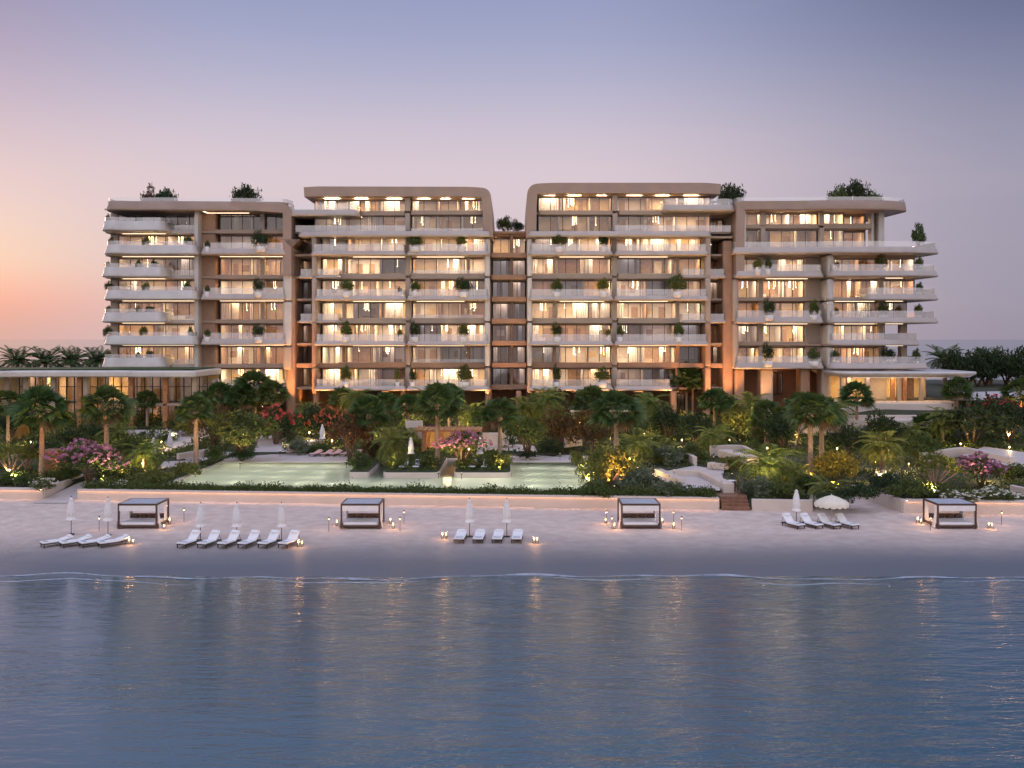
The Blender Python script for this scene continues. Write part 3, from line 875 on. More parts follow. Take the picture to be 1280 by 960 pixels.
for i in range(3, 8):
    t, b = RL[i], RL[i + 1]
    window(923, 1010, t, b, sub=3, bright=[None, (1, 0, 0), (2, 3, 2), (3, 1, 0), (1, 0, 0)][i - 3])
    e = [1150, 1150, 1140, 1112, 1112][i - 3]
    window(1043, e, t, b, sub=3, bright=[(1, 2, 1), (0, 1, 1), (2, 1, 1), (0, 1, 2), (0, 0, 1)][i - 3])
    pier(951, 957, t + .4, b - 2.5, 'beige', 160.4, GY - .1, .08)
    pier(1010.5, 1031, t + .4, b - 2.5, 'beige', 160.9, GY + 1, .1)
    pier(1102, 1108, t + .4, b - 2.5, 'beige', 160.2, GY - .1, .1)
    if i > 5:
        pier(1131, 1139, t + .4, b - 2.5, 'beige', 160.5, 162, .1); pier(1143, 1149, t + .4, b - 2.5, 'stucco', 164, 165.5, .1)
for a, b in ((319, 348), (349, 376), (377, 405), (406, 433), (434, 463)): pier(1030, 1038.5, a, b, 'stucco', 157.2, GY + .5, 0.35)
for py, k in ((347.5, 1), (375, 0), (404.5, 1), (431, 0), (461, 1)):
    if k:
        balcony([(X7(920), 161.5), (X7(920), BY - .1), (X7(1026), BY - .2), (X7(1030), BY + .3), (X7(1030), 161.5)], Zl(py), 1.0, 1.0, [0, .5, .8, .4, 0], [(XX(960), XX(1012), 160.1, 160.2)])
    else:
        spandrel(921, 1012, py, 'soffit', .62)
for py, e, sx in ((347, 1176, 1040), (376, 1176, 1085), (404.5, 1176, 1040), (432, 1152, 1040), (461, 1163, 1040)):
    balcony([(X6(sx - 2), 161.5), (X6(sx - 2), WY + .6), (X6(sx + 3), WY), (X6(e - 36), WY - .5), (X6(e - 22), WY + .1), (X6(e - 1), WY + .9), (X6(e), WY + 1.6), (X6(e - 10), 176)], Zl(py), 0.92, 1.0, [0, .5, .6, 3, 2, .8, .6, 0], [(XX(1046), XX(1096), 160.0, 160.1), (XX(1108), XX(1130), 159.4, 159.5)], 0.14)
    if sx > 1050: balcony([(X6(1040), 161.5), (X6(1040), WY + 2.2), (X6(1087), WY + 2.4), (X6(1087), 161.5)], Zl(py), 0.55, 0.0, .5)
# sweeping terrace under the right wing's penthouse
balcony([(X6(919), 161.5), (X6(919), WY + .9), (X6(975), WY + .9), (X6(1015), WY + .5), (X6(1035), WY - .6), (X6(1135), WY - .4), (X6(1152), WY + .3), (X6(1175), WY + 1.1), (X6(1178), WY + 1.8), (X6(1165), 177)], Zl(318.5), 1.05, 0.85, [0, .5, 4, 3, 3, 3, 2, 1, .6, 0], None, 0.14)
HB().box(XX(1090), XX(1160), 160, RY, Zl(318) + .01, Zl(318) + .25).build('floor_slab', M['soffit'])
# right wing roof with its sharp far tip and rounded left shoulder
balcony([(X6(921), 165), (X6(921), WY + 1.4), (X6(1005), WY + 1.2), (X6(1030), WY + .5), (X6(1110), WY + .5), (X6(1144), WY + 3.0), (X6(1128), 178)], Zl(264), 1.5, 0.55, [0, 1.2, 3, 3, 6, .8, 0], [(XX(1034), XX(1056), 160.2, 160.35)], 0.02, 'roof_edge', 'taupe')
HB().box(XX(922), XX(1110), 158.4, RY, Zl(263.2), Zl(260.6)).build('roof', M['soffit'])
ribbon([(1006, 252.5), (940, 252.5), (918, 253), (917, 290), (917, 348)], 1.3, 157.3, 166, [0, 3, 3, 3, 0], 'roof', 'taupe', -1)
pier(919, 931, 262, 320, 'stucco', 157.8, GY + 1, .3)
for a, b in ((349, 403), (404, 461)): pier(914.5, 922, a, b, 'beige', 158.1, 163, .3)
# stilts and deep dark base of the right wing
HB().box(XX(918), XX(1075), 169, 169.4, 5.0, Zl(464)).build('base_wall', M['bronze'])
for (p, q, m) in ((918, 930, 'bronze'), (950, 966, 'beige'), (1026, 1038, 'beige'), (1000, 1012, 'bronze')): pier(p, q, 461, 530, m, 158.6, 161.5, .3, 4.0, 'column')
window(985, 998, 466, 500, Yg=168.6, dark=True, panes=2, sub=1)
# towers' base: copper recess with columns
HB().box(XX(366), XX(916), 170, 170.4, 3.6, Zl(489)).build('base_wall', M['bronze'])
for (p, q) in ((391, 398), (430, 436), (606, 613), (645, 652), (700, 706), (760, 767), (838, 846), (880, 888), (500, 507), (552, 558)):
    pier(p, q, 489, 530, 'bronze', 159.0, 160.8, .25, 3.6, 'column')
HB().box(XX(250), XX(358), 166, 166.4, 3.6, Zl(489)).build('base_wall', M['bronze'])
for (p, q) in ((404, 420), (460, 478), (520, 545), (665, 690), (720, 745), (800, 825), (855, 870)):
    window(p, q, 494, 522, Yg=169.6, panes=3, sub=1, bright=2, depth=3)
for (p, q) in ((276, 300), (312, 340)):
    window(p, q, 494, 522, Yg=165.6, panes=3, sub=1, bright=1, depth=3)
# ------------------------------------------------------------ garden walls, pool, paths
def prism_thing(name, pts, z0, z1, mat, label, cat, group=None, bevel=0.05):
    o = MB().prism(pts, z0, z1).build(name, M[mat], None, False, bevel)
    return tag(o, label, cat, group)
def strip_poly(line, th):
    path = [Vector(p) for p in line]; ns = normals(path)
    return [tuple(p) for p in path] + [tuple(p - n * th) for p, n in reversed(list(zip(path, ns)))]
main_x = [PATH1 + 3.0 * i for i in range(int((STEP0 - PATH1) / 3) + 1)] + [STEP0 - 0.2]
RWM = prism_thing('retaining_wall', strip_poly([(x, wallY(x)) for x in main_x], 0.45), -0.2, 1.36, 'white', 'long low white garden wall along the beach in front of the pool', 'wall')
RWL = prism_thing('retaining_wall', strip_poly([(-80, wallY(-80)), (PATH0, wallY(PATH0))], 0.45), -0.2, 1.36, 'white', 'white wall at the far left of the beach, left of the ramp opening', 'wall')
a, b = (PATH0 + .1, wallY(PATH0) + .1), (X(112, 112), 111.0)
prism_thing('ramp_wall', strip_poly([a, (a[0] + .6, a[1] + 3), b], .4), 0, 1.7, 'white', 'short white wall climbing beside the sandy ramp at the left', 'wall')
a = (PATH1 + .2, wallY(PATH1) + .3)
prism_thing('ramp_wall', strip_poly([a, (X(118, 110), 110.0)][::-1], .4), 0, 1.5, 'white', 'white wall bordering the planting right of the sandy ramp', 'wall')
prism_thing('retaining_wall', strip_poly([(STEP1 + .2, wallY(STEP1)), (OPEN0, wallY(OPEN0)), (OPEN0 + 1.2, 99.5)], 0.45), -0.2, 1.3, 'white', 'short white wall right of the timber steps', 'wall')
RWR = prism_thing('retaining_wall', strip_poly([(OPEN1, wallY(OPEN1)), (100, wallY(100))], 0.45), -0.2, 1.4, 'white', 'white garden wall behind the rightmost daybed', 'wall')
prism_thing('ramp_wall', strip_poly([(X(1064, 104.5), 104.5), (OPEN1 - .1, wallY(OPEN1) + .15)], 0.5), -0.1, 1.45, 'white', 'white diagonal wall running back from the beach on the right', 'wall')

def coping(wall, xa, xb, zt):
    """thin projecting cap with a light line added behind its front lip to warm wall and sand"""
    n = max(1, int((xb - xa) / 6)); k = MB(); s = MB()
    xs_ = [xa + (xb - xa) * i / n for i in range(n + 1)]
    k.prism(strip_poly([(x, wallY(x) - .16) for x in xs_], .75), zt + .004, zt + .09)
    k.prism(strip_poly([(x, wallY(x) - .20) for x in xs_], .038), zt - .10, zt + .085)
    s.prism(strip_poly([(x, wallY(x) - .09) for x in xs_], .05), zt - .025, zt + .002)
    k.build('coping', M['white'], wall, False, .02); s.build('light_strip', M['added_wallstrip'], wall)
M['added_wallstrip'] = emis('added_wall_light_line', (1, .60, .40), 17)  # added source: warm glow for the wall face and nearby sand
coping(RWM, PATH1 + .1, STEP0 - .3, 1.36); coping(RWR, OPEN1 + .3, 95, 1.4); coping(RWL, -78, PATH0 - .2, 1.36)
def flat(name, pts_px, z, mat, th=0.12):
    pts = [plane_pt(px, py, z) for px, py in pts_px]
    KEEP.append(pts)
    o = MB().prism(pts, z - th, z).build(name, M[mat], None, False, 0.03)
    return struct(o)
def drape(name, pts_px, mat, lift=.1):
    gp = [ground_at(px, py) for px, py in pts_px]
    pts = [(q[0], q[1]) for q in gp]
    KEEP.append(pts)
    xs_, ys_ = [q[0] for q in pts], [q[1] for q in pts]
    mb = MB(); nu = 8
    (a, b, c_, d_) = gp
    for i in range(nu + 1):
        for j in range(nu + 1):
            u, v = i / nu, j / nu
            x = (a[0] * (1 - u) + b[0] * u) * (1 - v) + (d_[0] * (1 - u) + c_[0] * u) * v
            y = (a[1] * (1 - u) + b[1] * u) * (1 - v) + (d_[1] * (1 - u) + c_[1] * u) * v
            mb.v.append((x, y, gz(x, y) + lift))
    for i in range(nu):
        for j in range(nu):
            k = i * (nu + 1) + j
            mb.f.append((k, k + nu + 1, k + nu + 2, k + 1)); mb.m.append(0)
    o = mb.build(name, M[mat])
    return struct(o)
KEEP = []      # outlines kept free of planting
def inside(x, y, poly):
    c = False
    for (x0, y0), (x1, y1) in zip(poly, poly[1:] + poly[:1]):
        if (y0 > y) != (y1 > y) and x < (x1 - x0) * (y - y0) / (y1 - y0) + x0: c = not c
    return c

# pool: basin, water, coping, planted islands
def poolY(x): return wallY(x) + 1.7
px0, px1, pyb = POOL
basin = [(px0, poolY(px0)), (px1, poolY(px1)), (px1, pyb), (px0, pyb)]
KEEP.append(basin)
M['pooltile'] = surf('pool_tile', (0.62, 0.74, 0.68), 0.4, 0.08, 1.5)
def pool_water():
    m, N, L, P = new_mat('pool_water')
    N.remove(P)
    out = N['Material Output']
    t = N.new('ShaderNodeBsdfTransparent'); t.inputs[0].default_value = (0.84, 0.95, 0.93, 1)
    g = N.new('ShaderNodeBsdfGlossy'); g.inputs['Roughness'].default_value = 0.04
    fr = N.new('ShaderNodeFresnel'); fr.inputs[0].default_value = 1.33
    tc = N.new('ShaderNodeTexCoord')
    n = N.new('ShaderNodeTexNoise'); n.inputs['Scale'].default_value = 2.2; n.inputs['Detail'].default_value = 3
    L.new(tc.outputs['Object'], n.inputs['Vector'])
    b = N.new('ShaderNodeBump'); b.inputs['Strength'].default_value = 0.12; b.inputs['Distance'].default_value = 0.06
    L.new(n.outputs['Fac'], b.inputs['Height'])
    L.new(b.outputs[0], g.inputs['Normal']); L.new(b.outputs[0], fr.inputs['Normal'])
    ms = N.new('ShaderNodeMixShader')
    L.new(fr.outputs[0], ms.inputs[0]); L.new(t.outputs[0], ms.inputs[1]); L.new(g.outputs[0], ms.inputs[2])
    tl = N.new('ShaderNodeBsdfTranslucent'); tl.inputs[0].default_value = (0.86, 0.92, 0.84, 1)
    df = N.new('ShaderNodeMixShader'); df.inputs[0].default_value = 0.86      # scattering in the water put into its surface: it glows where the lamps shine
    L.new(t.outputs[0], df.inputs[1]); L.new(tl.outputs[0], df.inputs[2])
    L.new(df.outputs[0], ms.inputs[1])
    L.new(ms.outputs[0], out.inputs[0])
    return m
pool = thing('swimming_pool', (0, 112, 0.9), 'large turquoise infinity pool with planted islands above the beach wall', 'pool')
def off(mb, o): mb.v = [(x - o[0], y - o[1], z - o[2]) for x, y, z in mb.v]; return mb
PO = (0, 112, 0.9)
off(MB().prism(basin, -0.8, -0.5), PO).build('pool_floor', M['pooltile'], pool)
wm = MB().add([(x, y, POOL_Z) for x, y in basin], [(0, 1, 2, 3)])
off(wm, PO).build('pool_water', pool_water(), pool)
cp = MB()
cp.prism([(px0 - .5, poolY(px0) - .3), (px0, poolY(px0) - .3), (px0, pyb), (px0 - .5, pyb)], -1.6, POOL_Z + .14)
cp.prism([(px1, poolY(px1) - .3), (px1 + .5, poolY(px1) - .3), (px1 + .5, pyb), (px1, pyb)], -1.6, POOL_Z + .14)
cp.prism([(px0, poolY(px0) - .35), (px1, poolY(px1) - .35), (px1, poolY(px1) - .001), (px0, poolY(px0) - .001)], -1.6, POOL_Z + .02)
cp.prism([(px0 - .5, pyb + .001), (px1 + .5, pyb + .001), (px1 + .5, pyb + .6), (px0 - .5, pyb + .6)], -1.6, POOL_Z + .3)
off(cp, PO).build('coping', M['white'], pool, False, .04)
def pool_lamps():
    for i in range(11):
        for j, dy in enumerate((4.0, 8.2, 13, 18)):
            x = px0 + 2.0 + i * 3.9
            y = poolY(x) + dy
            if y > pyb - 1: continue
            if any(a - .8 < x < b + .8 and y > c_ - .8 for a, b, c_, _ in ISL): continue
            off(MB().lathe([(0, 0), (.16, 0), (.13, .05), (0, .06)], 10, (x, y, -0.5)), PO).build('pool_lamp', M['poollens'], pool)
            add_light('pool_light', 'POINT', (x - PO[0], y - PO[1], -0.3 - PO[2]), POOL_W, (1.0, .90, .66), pool, rad=.4)
POOL_W = 120
ISL = []
def island(pxa, pxb, py, yb, label):
    Y = F * (H - POOL_Z) / (py - HY)
    xa, xb = X(pxa, Y), X(pxb, Y)
    pts = [tuple(p) for p in fillet([((xa + xb) / 2, Y), (xb, Y), (xb, yb), (xa, yb), (xa, Y), ((xa + xb) / 2 - .01, Y)], 0.9)]
    o = MB().prism(pts, -1.6, POOL_Z + .58).build('planter_island', M['white'], None, False, .04)
    tag(o, label, 'planter', 'planted islands in the pool')
    inner = [(x * .97 + .03 * (xa + xb) / 2, y * .99 + .01 * (Y + yb) / 2) for x, y in pts]
    s = MB().prism(inner, POOL_Z + .5, POOL_Z + .66).build('planting_soil', M['soil'], o)
    ISL.append((xa, xb, Y, yb))
island(436, 461, 597, 122, 'smallest white planted island at the left of the pool row')
island(478, 549, 597.5, 123.5, 'middle white planted island in the pool with two loungers')
island(567, 639, 597.5, 123.5, 'rightmost white planted island in the pool with rounded right end')
island(316, 322, 579, 123, 'round white tree planter at the left rear edge of the pool')if 0 else None

flat('pool_deck', [(276, 577), (462, 577), (470, 566.5), (300, 566.5)], 1.92, 'paving')
flat('pool_deck', [(632, 577), (748, 577), (760, 567), (620, 567)], 1.92, 'paving')
drape('path', [(316, 566), (362, 566), (356, 545), (326, 545)], 'paving')
drape('path', [(355, 565), (402, 562), (408, 548), (372, 553)], 'paving')
drape('path', [(206, 566), (268, 549), (258, 532), (205, 545)], 'paving')
mb = MB()
for j in range(9):
    y = 99.5 + j * 1.1
    for i in range(7):
        x = PATH0 + .1 + (PATH1 - PATH0 - .2) * i / 6 + smooth(y, 101, 109) * 1.6
        mb.v.append((x, y, max(bz(y), bz(y) - .05 + smooth(y, 101, 108) * .9) + .07))
for j in range(8):
    for i in range(6):
        k = j * 7 + i; mb.f.append((k, k + 1, k + 8, k + 7)); mb.m.append(0)
struct(mb.build('sand_ramp', M['paving'], None, True))
drape('path', [(150, 548), (232, 548), (228, 538), (160, 538)], 'paving')
drape('path', [(195, 588), (238, 582), (240, 576), (205, 578)], 'paving')
drape('path', [(228, 573), (275, 566), (300, 566), (240, 580)], 'paving')
drape('path', [(598, 565), (640, 565), (645, 545), (600, 540)], 'paving')
drape('path', [(640, 565), (672, 566), (668, 558), (640, 556)], 'paving')
flat('terrace', [(1200, 570), (1300, 592), (1300, 568), (1230, 558)], 2.6, 'paving')
flat('terrace', [(1190, 499), (1300, 502), (1300, 488), (1205, 490)], 7.6, 'paving')
flat('terrace', [(815, 592), (848, 612), (900, 612), (905, 588), (868, 582)], 1.75, 'paving')

def rise_wall(px_line, z0, z1, th, label, name='garden_wall', mat='white', zref=None, group=None, cat='wall'):
    pts = [plane_pt(px, py, z1 if zref is None else zref) for px, py in px_line]
    poly = strip_poly([tuple(p) for p in fillet(pts, 1.5)], th)
    KEEP.append(poly)
    return prism_thing(name, poly, z0, z1, mat, label, cat, group)
rise_wall([(843, 588), (872, 588), (904, 604)], 1.2, 2.35, 1.1, 'curved white bench wall beside the timber steps', 'bench_wall')
rise_wall([(818, 586), (846, 598)], 1.2, 2.25, .9, 'white built-in sofa plinth left of the curved bench wall', 'bench_wall')
rise_wall([(884, 578), (905, 580)], 1.8, 2.5, 1.0, 'small white plinth above the dining deck', 'bench_wall')
rise_wall([(797, 567), (822, 567)], 1.7, 2.9, .5, 'low pale wall behind the fan palm right of the pool')
rise_wall([(838, 565), (858, 566), (866, 571)], 1.7, 2.8, .5, 'pale curved wall in the planting left of the dining deck')
rise_wall([(889, 557), (925, 556), (938, 563)], 2.0, 3.3, .5, 'white curved wall behind the dining deck')
rise_wall([(897, 562), (918, 568), (934, 571)], 2.0, 2.9, 1.6, 'low grey-white curved bank in front of the curved wall')
rise_wall([(318, 548), (352, 547)], 2.2, 2.95, .5, 'low white step wall at the head of the pool path')
rise_wall([(361, 556), (398, 551)], 2.2, 3.2, .5, 'low white wall above the pink lounger row')
rise_wall([(507, 526), (528, 526)], 3.2, 5.6, .4, 'tall pale lit wall panel behind the pergola')
rise_wall([(603, 541), (636, 541)], 2.6, 4.2, .4, 'pale wall with lilac paving right of the pergola')
rise_wall([(708, 547), (728, 544)], 2.6, 3.9, .4, 'pale low wall among the red-leaved trees')
rise_wall([(1155, 566), (1205, 559), (1262, 572)], 2.2, 3.3, .6, 'grey low wall sweeping behind the pink flowering shrub at the far right')
rise_wall([(1262, 606), (1290, 612)], 1.4, 2.2, .4, 'short white wall end at the right edge behind the white flowers')
rise_wall([(88, 553), (106, 552)], 2.6, 3.4, .5, 'short white bench wall in the left garden')
rise_wall([(224, 567), (262, 561)], 2.1, 2.8, .4, 'low white wall beside the left palm trunk')

# timber steps and deck to the dining terrace
st = MB()
sy = wallY((STEP0 + STEP1) / 2)
n = 4
for i in range(n):
    st.box(STEP0, STEP1, sy - 0.3 + i * 0.42, sy - 0.3 + (i + 1) * 0.42 + 0.02, 0.1, 0.36 + (i + 1) * 0.26)
for k in range(14):
    y0 = sy - 0.3 + n * 0.42 + 0.03 + k * 0.62
    st.box(STEP0 - 1.2, STEP1 + 0.1, y0, y0 + 0.6, 1.2, 1.405 + (0.004 if k % 2 else 0))
KEEP.append([(STEP0 - 1.3, sy - .3), (STEP1 + .2, sy - .3), (STEP1 + .2, sy + 10.4), (STEP0 - 1.3, sy + 10.4)])
tag(st.build('timber_steps', M['deckwood'], None, False, .02), 'brown timber steps and deck leading up from the sand through the white wall', 'steps')

# ------------------------------------------------------------ pavilions
PV = 148.0
def pav(px): return X(px, PV)
lp = thing('garden_pavilion', (pav(120), 150, 3.0), 'long low glass pavilion with rounded grey roof edge and planted top at the left', 'pavilion')
LO = (pav(120), 150, 3.0)
class LB(MB):
    def build(s, name, mat, *a, **k): return MB.build(off(s, LO), name, mat, *a, **k)
zr = Z(463, PV)
pth = fillet([(pav(-60), PV + 9), (pav(-60), PV - 4), (pav(5), PV - 4), (pav(28), PV - 1), (pav(160), PV - .6), (pav(172), PV - 1.6), (pav(247), PV - 1.6), (pav(250), PV - .8), (pav(250), 159)], [0, 2, 4, 4, 2, 2, 1, .6, 0])
r = LB(); sweep(r, pth, [(-1.2, zr - .95), (-.15, zr - .95), (0.0, zr - .8), (0.02, zr - .25), (-.15, zr), (-1.2, zr)])
ns = normals(pth)
r.prism([(p.x - q.x * 1.1, p.y - q.y * 1.1) for p, q in zip(pth, ns)], zr - .9, zr - .05)
ro = r.build('roof', M['stucco'], lp)
g = LB()
g.prism([(p.x - q.x * 1.0, p.y - q.y * 1.0) for p, q in zip(pth, ns)], zr - .04, zr + .2)
M['sedum'] = surf('green_roof', (0.035, 0.06, 0.02), 0.9, 0.5, 2, 0.8, 4)
g.build('green_roof', M['sedum'], lp)
for px in (4, 27, 62, 95, 103, 160, 203, 240):
    c = LB().box(pav(px) - .35, pav(px) + .35, PV - .2 + 1.2, PV + 2.0, 2.6, zr - .93)
    c.build('column', M['timber' if px in (95, 160, 203) else 'beige'], lp, False, .08)
gl = LB().add([(pav(8), PV + 4, 3.0), (pav(249), PV + 4, 3.0), (pav(249), PV + 4, zr - .95), (pav(8), PV + 4, zr - .95)], [(0, 1, 2, 3)])
gp = gl.build('window', M['glass'], lp)
mf = LB()
for i in range(25):
    x = pav(8) + (pav(249) - pav(8)) * i / 24
    mf.box(x - .06, x + .06, PV + 3.9, PV + 4.08, 3.0, zr - .95)
mf.box(pav(8), pav(249), PV + 3.88, PV + 4.1, 6.9, 7.05); mf.box(pav(8), pav(249), PV + 3.88, PV + 4.1, 9.2, 9.3)
mf.build('window_frame', M['darkmetal'], gp)
mz = LB().box(pav(8), pav(249), PV + 4.3, PV + 10, 6.8, 7.15)
mz.build('floor_slab', M['soffit'], lp, False, .04)
bw = LB().box(pav(-60), pav(249), PV + 9.6, PV + 9.9, 2.8, zr - 1)
for i in range(9):
    x = pav(10) + i * 3.1; bw.box(x, x + .25, PV + 5, PV + 9.5, 2.9, zr - 1)
bw.build('room_wall', M['room_d'], lp)
cl = LB()
for i in range(8):
    x = pav(22) + i * 3.35
    cl.add([(x - .5, PV + 6, zr - 1.0), (x - .5, PV + 7.4, zr - 1.0), (x + .5, PV + 7.4, zr - 1.0), (x + .5, PV + 6, zr - 1.0)], [(0, 1, 2, 3)], (0 if i in (1, 4) else 3))
    cl.add([(x - .5, PV + 6, 6.78), (x - .5, PV + 7.2, 6.78), (x + .5, PV + 7.2, 6.78), (x + .5, PV + 6, 6.78)], [(0, 1, 2, 3)], (3 if i % 3 else 2))
cl.build('ceiling_light', M['lamp'], lp)
br = LB().box(pav(150), pav(235), PV + 1.0, PV + 3.8, 6.6, 6.95)
br.build('gallery_floor', M['soffit'], lp, False, .05)

RV = 150.0
def rav(px): return X(px, RV)
rp = thing('beach_pavilion', (rav(1140), 153, 7.2), 'flat roofed pavilion with wide thin canopy and warm lit interior right of the building', 'pavilion')
LO2 = (rav(1140), 153, 7.2)
class RB(MB):
    def build(s, name, mat, *a, **k): return MB.build(off(s, LO2), name, mat, *a, **k)
z1 = Z(465, RV)
pth = fillet([(rav(1052), 165), (rav(1050), RV + .5), (rav(1060), RV - .5), (rav(1205), RV - .8), (rav(1228), RV + 1.5), (rav(1226), 165)], [0, 1, 1.5, 3, .8, 0])
r = RB(); sweep(r, pth, [(-1.6, z1 - .85), (-.9, z1 - .85), (0, z1 - .32), (.02, z1 - .12), (-.1, z1), (-1.6, z1)])
ns = normals(pth)
r.prism([(p.x - q.x * 1.5, p.y - q.y * 1.5) for p, q in zip(pth, ns)], z1 - .84, z1 - .02)
r.build('roof', M['stucco'], rp)
s = RB().box(rav(1070), rav(1185), RV + 1.2, RV + 1.35, z1 - .9, z1 - .855); s.build('light_strip', M['strip'], rp)
for px in (1066, 1074, 1098, 1131, 1139, 1146, 1168): RB().box(rav(px) - .3, rav(px) + .3, RV + 4.5, RV + 5.1, 7.0, z1 - .86).build('column', M['timber' if px in (1131, 1146) else 'beige'], rp, False, .06)
RB().box(rav(1062), rav(1195), RV + 11, RV + 11.3, 7, z1 - .86).build('room_wall', M['room_d'], rp)
RB().box(rav(1100), rav(1127), RV + 6, RV + 6.2, 7, z1 - .86).build('screen_wall', M['room_a'], rp)
RB().box(rav(1148), rav(1166), RV + 7, RV + 7.2, 7, z1 - .86).build('screen_wall', M['room_b'], rp)
c = RB()
for i in range(5):
    x = rav(1075) + i * 3.0
    c.add([(x - .5, RV + 3.4, z1 - .88), (x - .5, RV + 4.4, z1 - .88), (x + .5, RV + 4.4, z1 - .88), (x + .5, RV + 3.4, z1 - .88)], [(0, 1, 2, 3)], 3 if i % 2 else 2)
    c.add([(x - .5, RV + 8, z1 - .88), (x - .5, RV + 9, z1 - .88), (x + .5, RV + 9, z1 - .88), (x + .5, RV + 8, z1 - .88)], [(0, 1, 2, 3)], 0 if i % 2 else 2)
c.build('ceiling_light', M['lamp'], rp)
struct(MB().prism([tuple(p) for p in fillet([(rav(1045), 165), (rav(1040), RV + 1), (rav(1075), RV - .5), (rav(1130), RV - 2.2), (rav(1190), RV - 2.2), (rav(1205), RV + 2), (rav(1205), 165)], [0, 2, 3, 5, 2, 2, 0])], 5.2, 7.0).build('terrace', M['white'], None, False, .06))
def terr_wall(pa, pb, y, zt, zb, label, mat='white'):
    return prism_thing('terrace_wall', [(X(pa, y), y), (X(pb, y), y), (X(pb, y), y + .6), (X(pa, y), y + .6)], zb, zt, mat, label, 'wall')
terr_wall(1000, 1196, 143.5, Z(519, 143.5), 3, 'upper long white terrace wall below the right pavilion')
terr_wall(1015, 1204, 140.5, Z(525.5, 140.5), 3, 'lower long white terrace wall below the right pavilion, lit pink')
struct(MB().box(X(1000, 143), X(1200, 143), 141.1, 143.5, 3.2, Z(524, 141.5)).build('terrace', M['paving'], None, False, .04))
hd = MB()

# orange pergola, timber cabin and little canopy in the garden
gx, gy, g0 = ground_at(560, 567)
pg = thing('pergola', (gx, gy, g0), 'orange lit timber pergola with flat roof behind the pink flowering shrub', 'pergola')
w2 = X(602, gy) - gx
for x in (-w2 + 1.2, -1.2, 1.6, w2 - 1.2):
    for y in (0.3, 3.7): MB().box(x - .3, x + .3, y - .3, y + .3, -.3, 2.75).build('post', M['timber'], pg, False, .03)
b = MB()
b.box(-w2, w2, -.3, 4.5, 2.76, 3.0)
for i in range(12): b.box(-w2 + .1 + i * w2 / 6, -w2 + .25 + i * w2 / 6, -.5, 4.7, 3.0, 3.12)
b.build('roof', M['timber'], pg, False, .03)
MB().box(-w2 + .8, w2 - .8, 4.0, 4.2, -.2, 2.75).build('rear_screen', M['room_d'], pg)
l = MB()
for x in (-3, -.2, 2.8): l.box(x - .5, x + .5, 1.6, 2.2, 2.70, 2.755)
l.build('ceiling_light', M['lamp'][2], pg)
gx, gy, g0 = ground_at(63, 592)
cb = thing('garden_cabin', (gx, gy, g0), 'small orange timber cabin behind the leftmost tall palm trunk', 'cabin')
MB().box(-1.1, .9, 0, 2.2, -.3, 2.3).build('wall', M['timber'], cb, False, .03)
MB().box(-1.3, 1.25, -.3, 2.5, 2.31, 2.48).build('roof', M['timber'], cb, False, .03)
MB().box(-.6, .2, -.04, -.004, 0, 1.95).build('door', M['deckwood'], cb)
gx, gy, g0 = ground_at(770, 538)
kp = thing('garden_canopy', (gx, gy, g0), 'small hipped grey canopy with white posts behind the big palm right of the pool', 'canopy')
hw = X(828, gy) - gx
zt = Z(513, gy) - g0
for x in (-hw + .5, hw - .5):
    for y in (-1.6, 2.0): MB().box(x - .12, x + .12, y - .12, y + .12, -.4, zt).build('post', M['white'], kp, False, .02)
b = MB().add([(-hw, -2.2, zt), (hw, -2.2, zt), (hw, 2.6, zt), (-hw, 2.6, zt), (-hw, -2.2, zt + .22), (hw, -2.2, zt + .22), (hw, 2.6, zt + .22), (-hw, 2.6, zt + .22), (-hw * .5, .2, zt + 1.7), (hw * .5, .2, zt + 1.7)],
             [(0, 3, 2, 1), (0, 1, 5, 4), (1, 2, 6, 5), (2, 3, 7, 6), (3, 0, 4, 7), (4, 5, 9, 8), (5, 6, 9), (6, 7, 8, 9), (7, 4, 8)])
b.build('roof', M['sedum'], kp, False, .03)
for (xa_, xb_, ya_, yb_) in ((-hw - .08, hw + .08, -2.32, -2.21), (-hw - .08, hw + .08, 2.61, 2.72)): MB().box(xa_, xb_, ya_, yb_, zt - .05, zt + .2).build('edge_beam', M['white'], kp)

# ------------------------------------------------------------ lamps
def add_light(name, kind, loc, energy, col, parent, target=None, size=70, blend=.8, rad=.08):
    l = bpy.data.lights.new(name, kind)
    l.energy = energy; l.color = col; l.shadow_soft_size = rad
    if kind == 'SPOT': l.spot_size = R(size); l.spot_blend = blend
    o = bpy.data.objects.new(name, l)
    C.objects.link(o)
    o.parent = parent; o.location = loc
    if target is not None:
        o.rotation_euler = (Vector(target) - Vector(loc)).to_track_quat('-Z', 'Y').to_euler()
    return o
_sl = MB().lathe([(0.03, 0), (0.03, .56), (.08, .57), (.10, .74), (.09, .74)], 8)
_sl_mesh = None
SPOTS = []
def uplight(px, py, label, energy, col=(1, .70, .30), tilt=(0, 1.2, 3), size=80, z=None, Y=None):
    """ground spotlight: spike, cylindrical head, glowing lens and its own lamp"""
    global _sl_mesh
    if Y is None: x, y, g = ground_at(px, py)
    else: x, y, g = X(px, Y), Y, (z if z is not None else gz(X(px, Y), Y))
    if z is not None: g = z
    t = thing('garden_spotlight', (x, y, g), label, 'spotlight', 'garden spotlights')
    if _sl_mesh is None:
        h = _sl.build('lamp_head', M['darkmetal'], t); le = MB().lathe([(.0, .745), (.08, .746), (.0, .75)], 8).build('lens', M['lens'], t)
        _sl_mesh = (h.data, le.data)
    else:
        for nm, d in zip(('lamp_head', 'lens'), _sl_mesh):
            o = bpy.data.objects.new(nm, d); C.objects.link(o); o.parent = t
    add_light('spot_lamp', 'SPOT', (0, 0, .82), energy, col, t, tuple(Vector((0, 0, .82)) + Vector(tilt)), size)
    SPOTS.append((x, y))
    return t

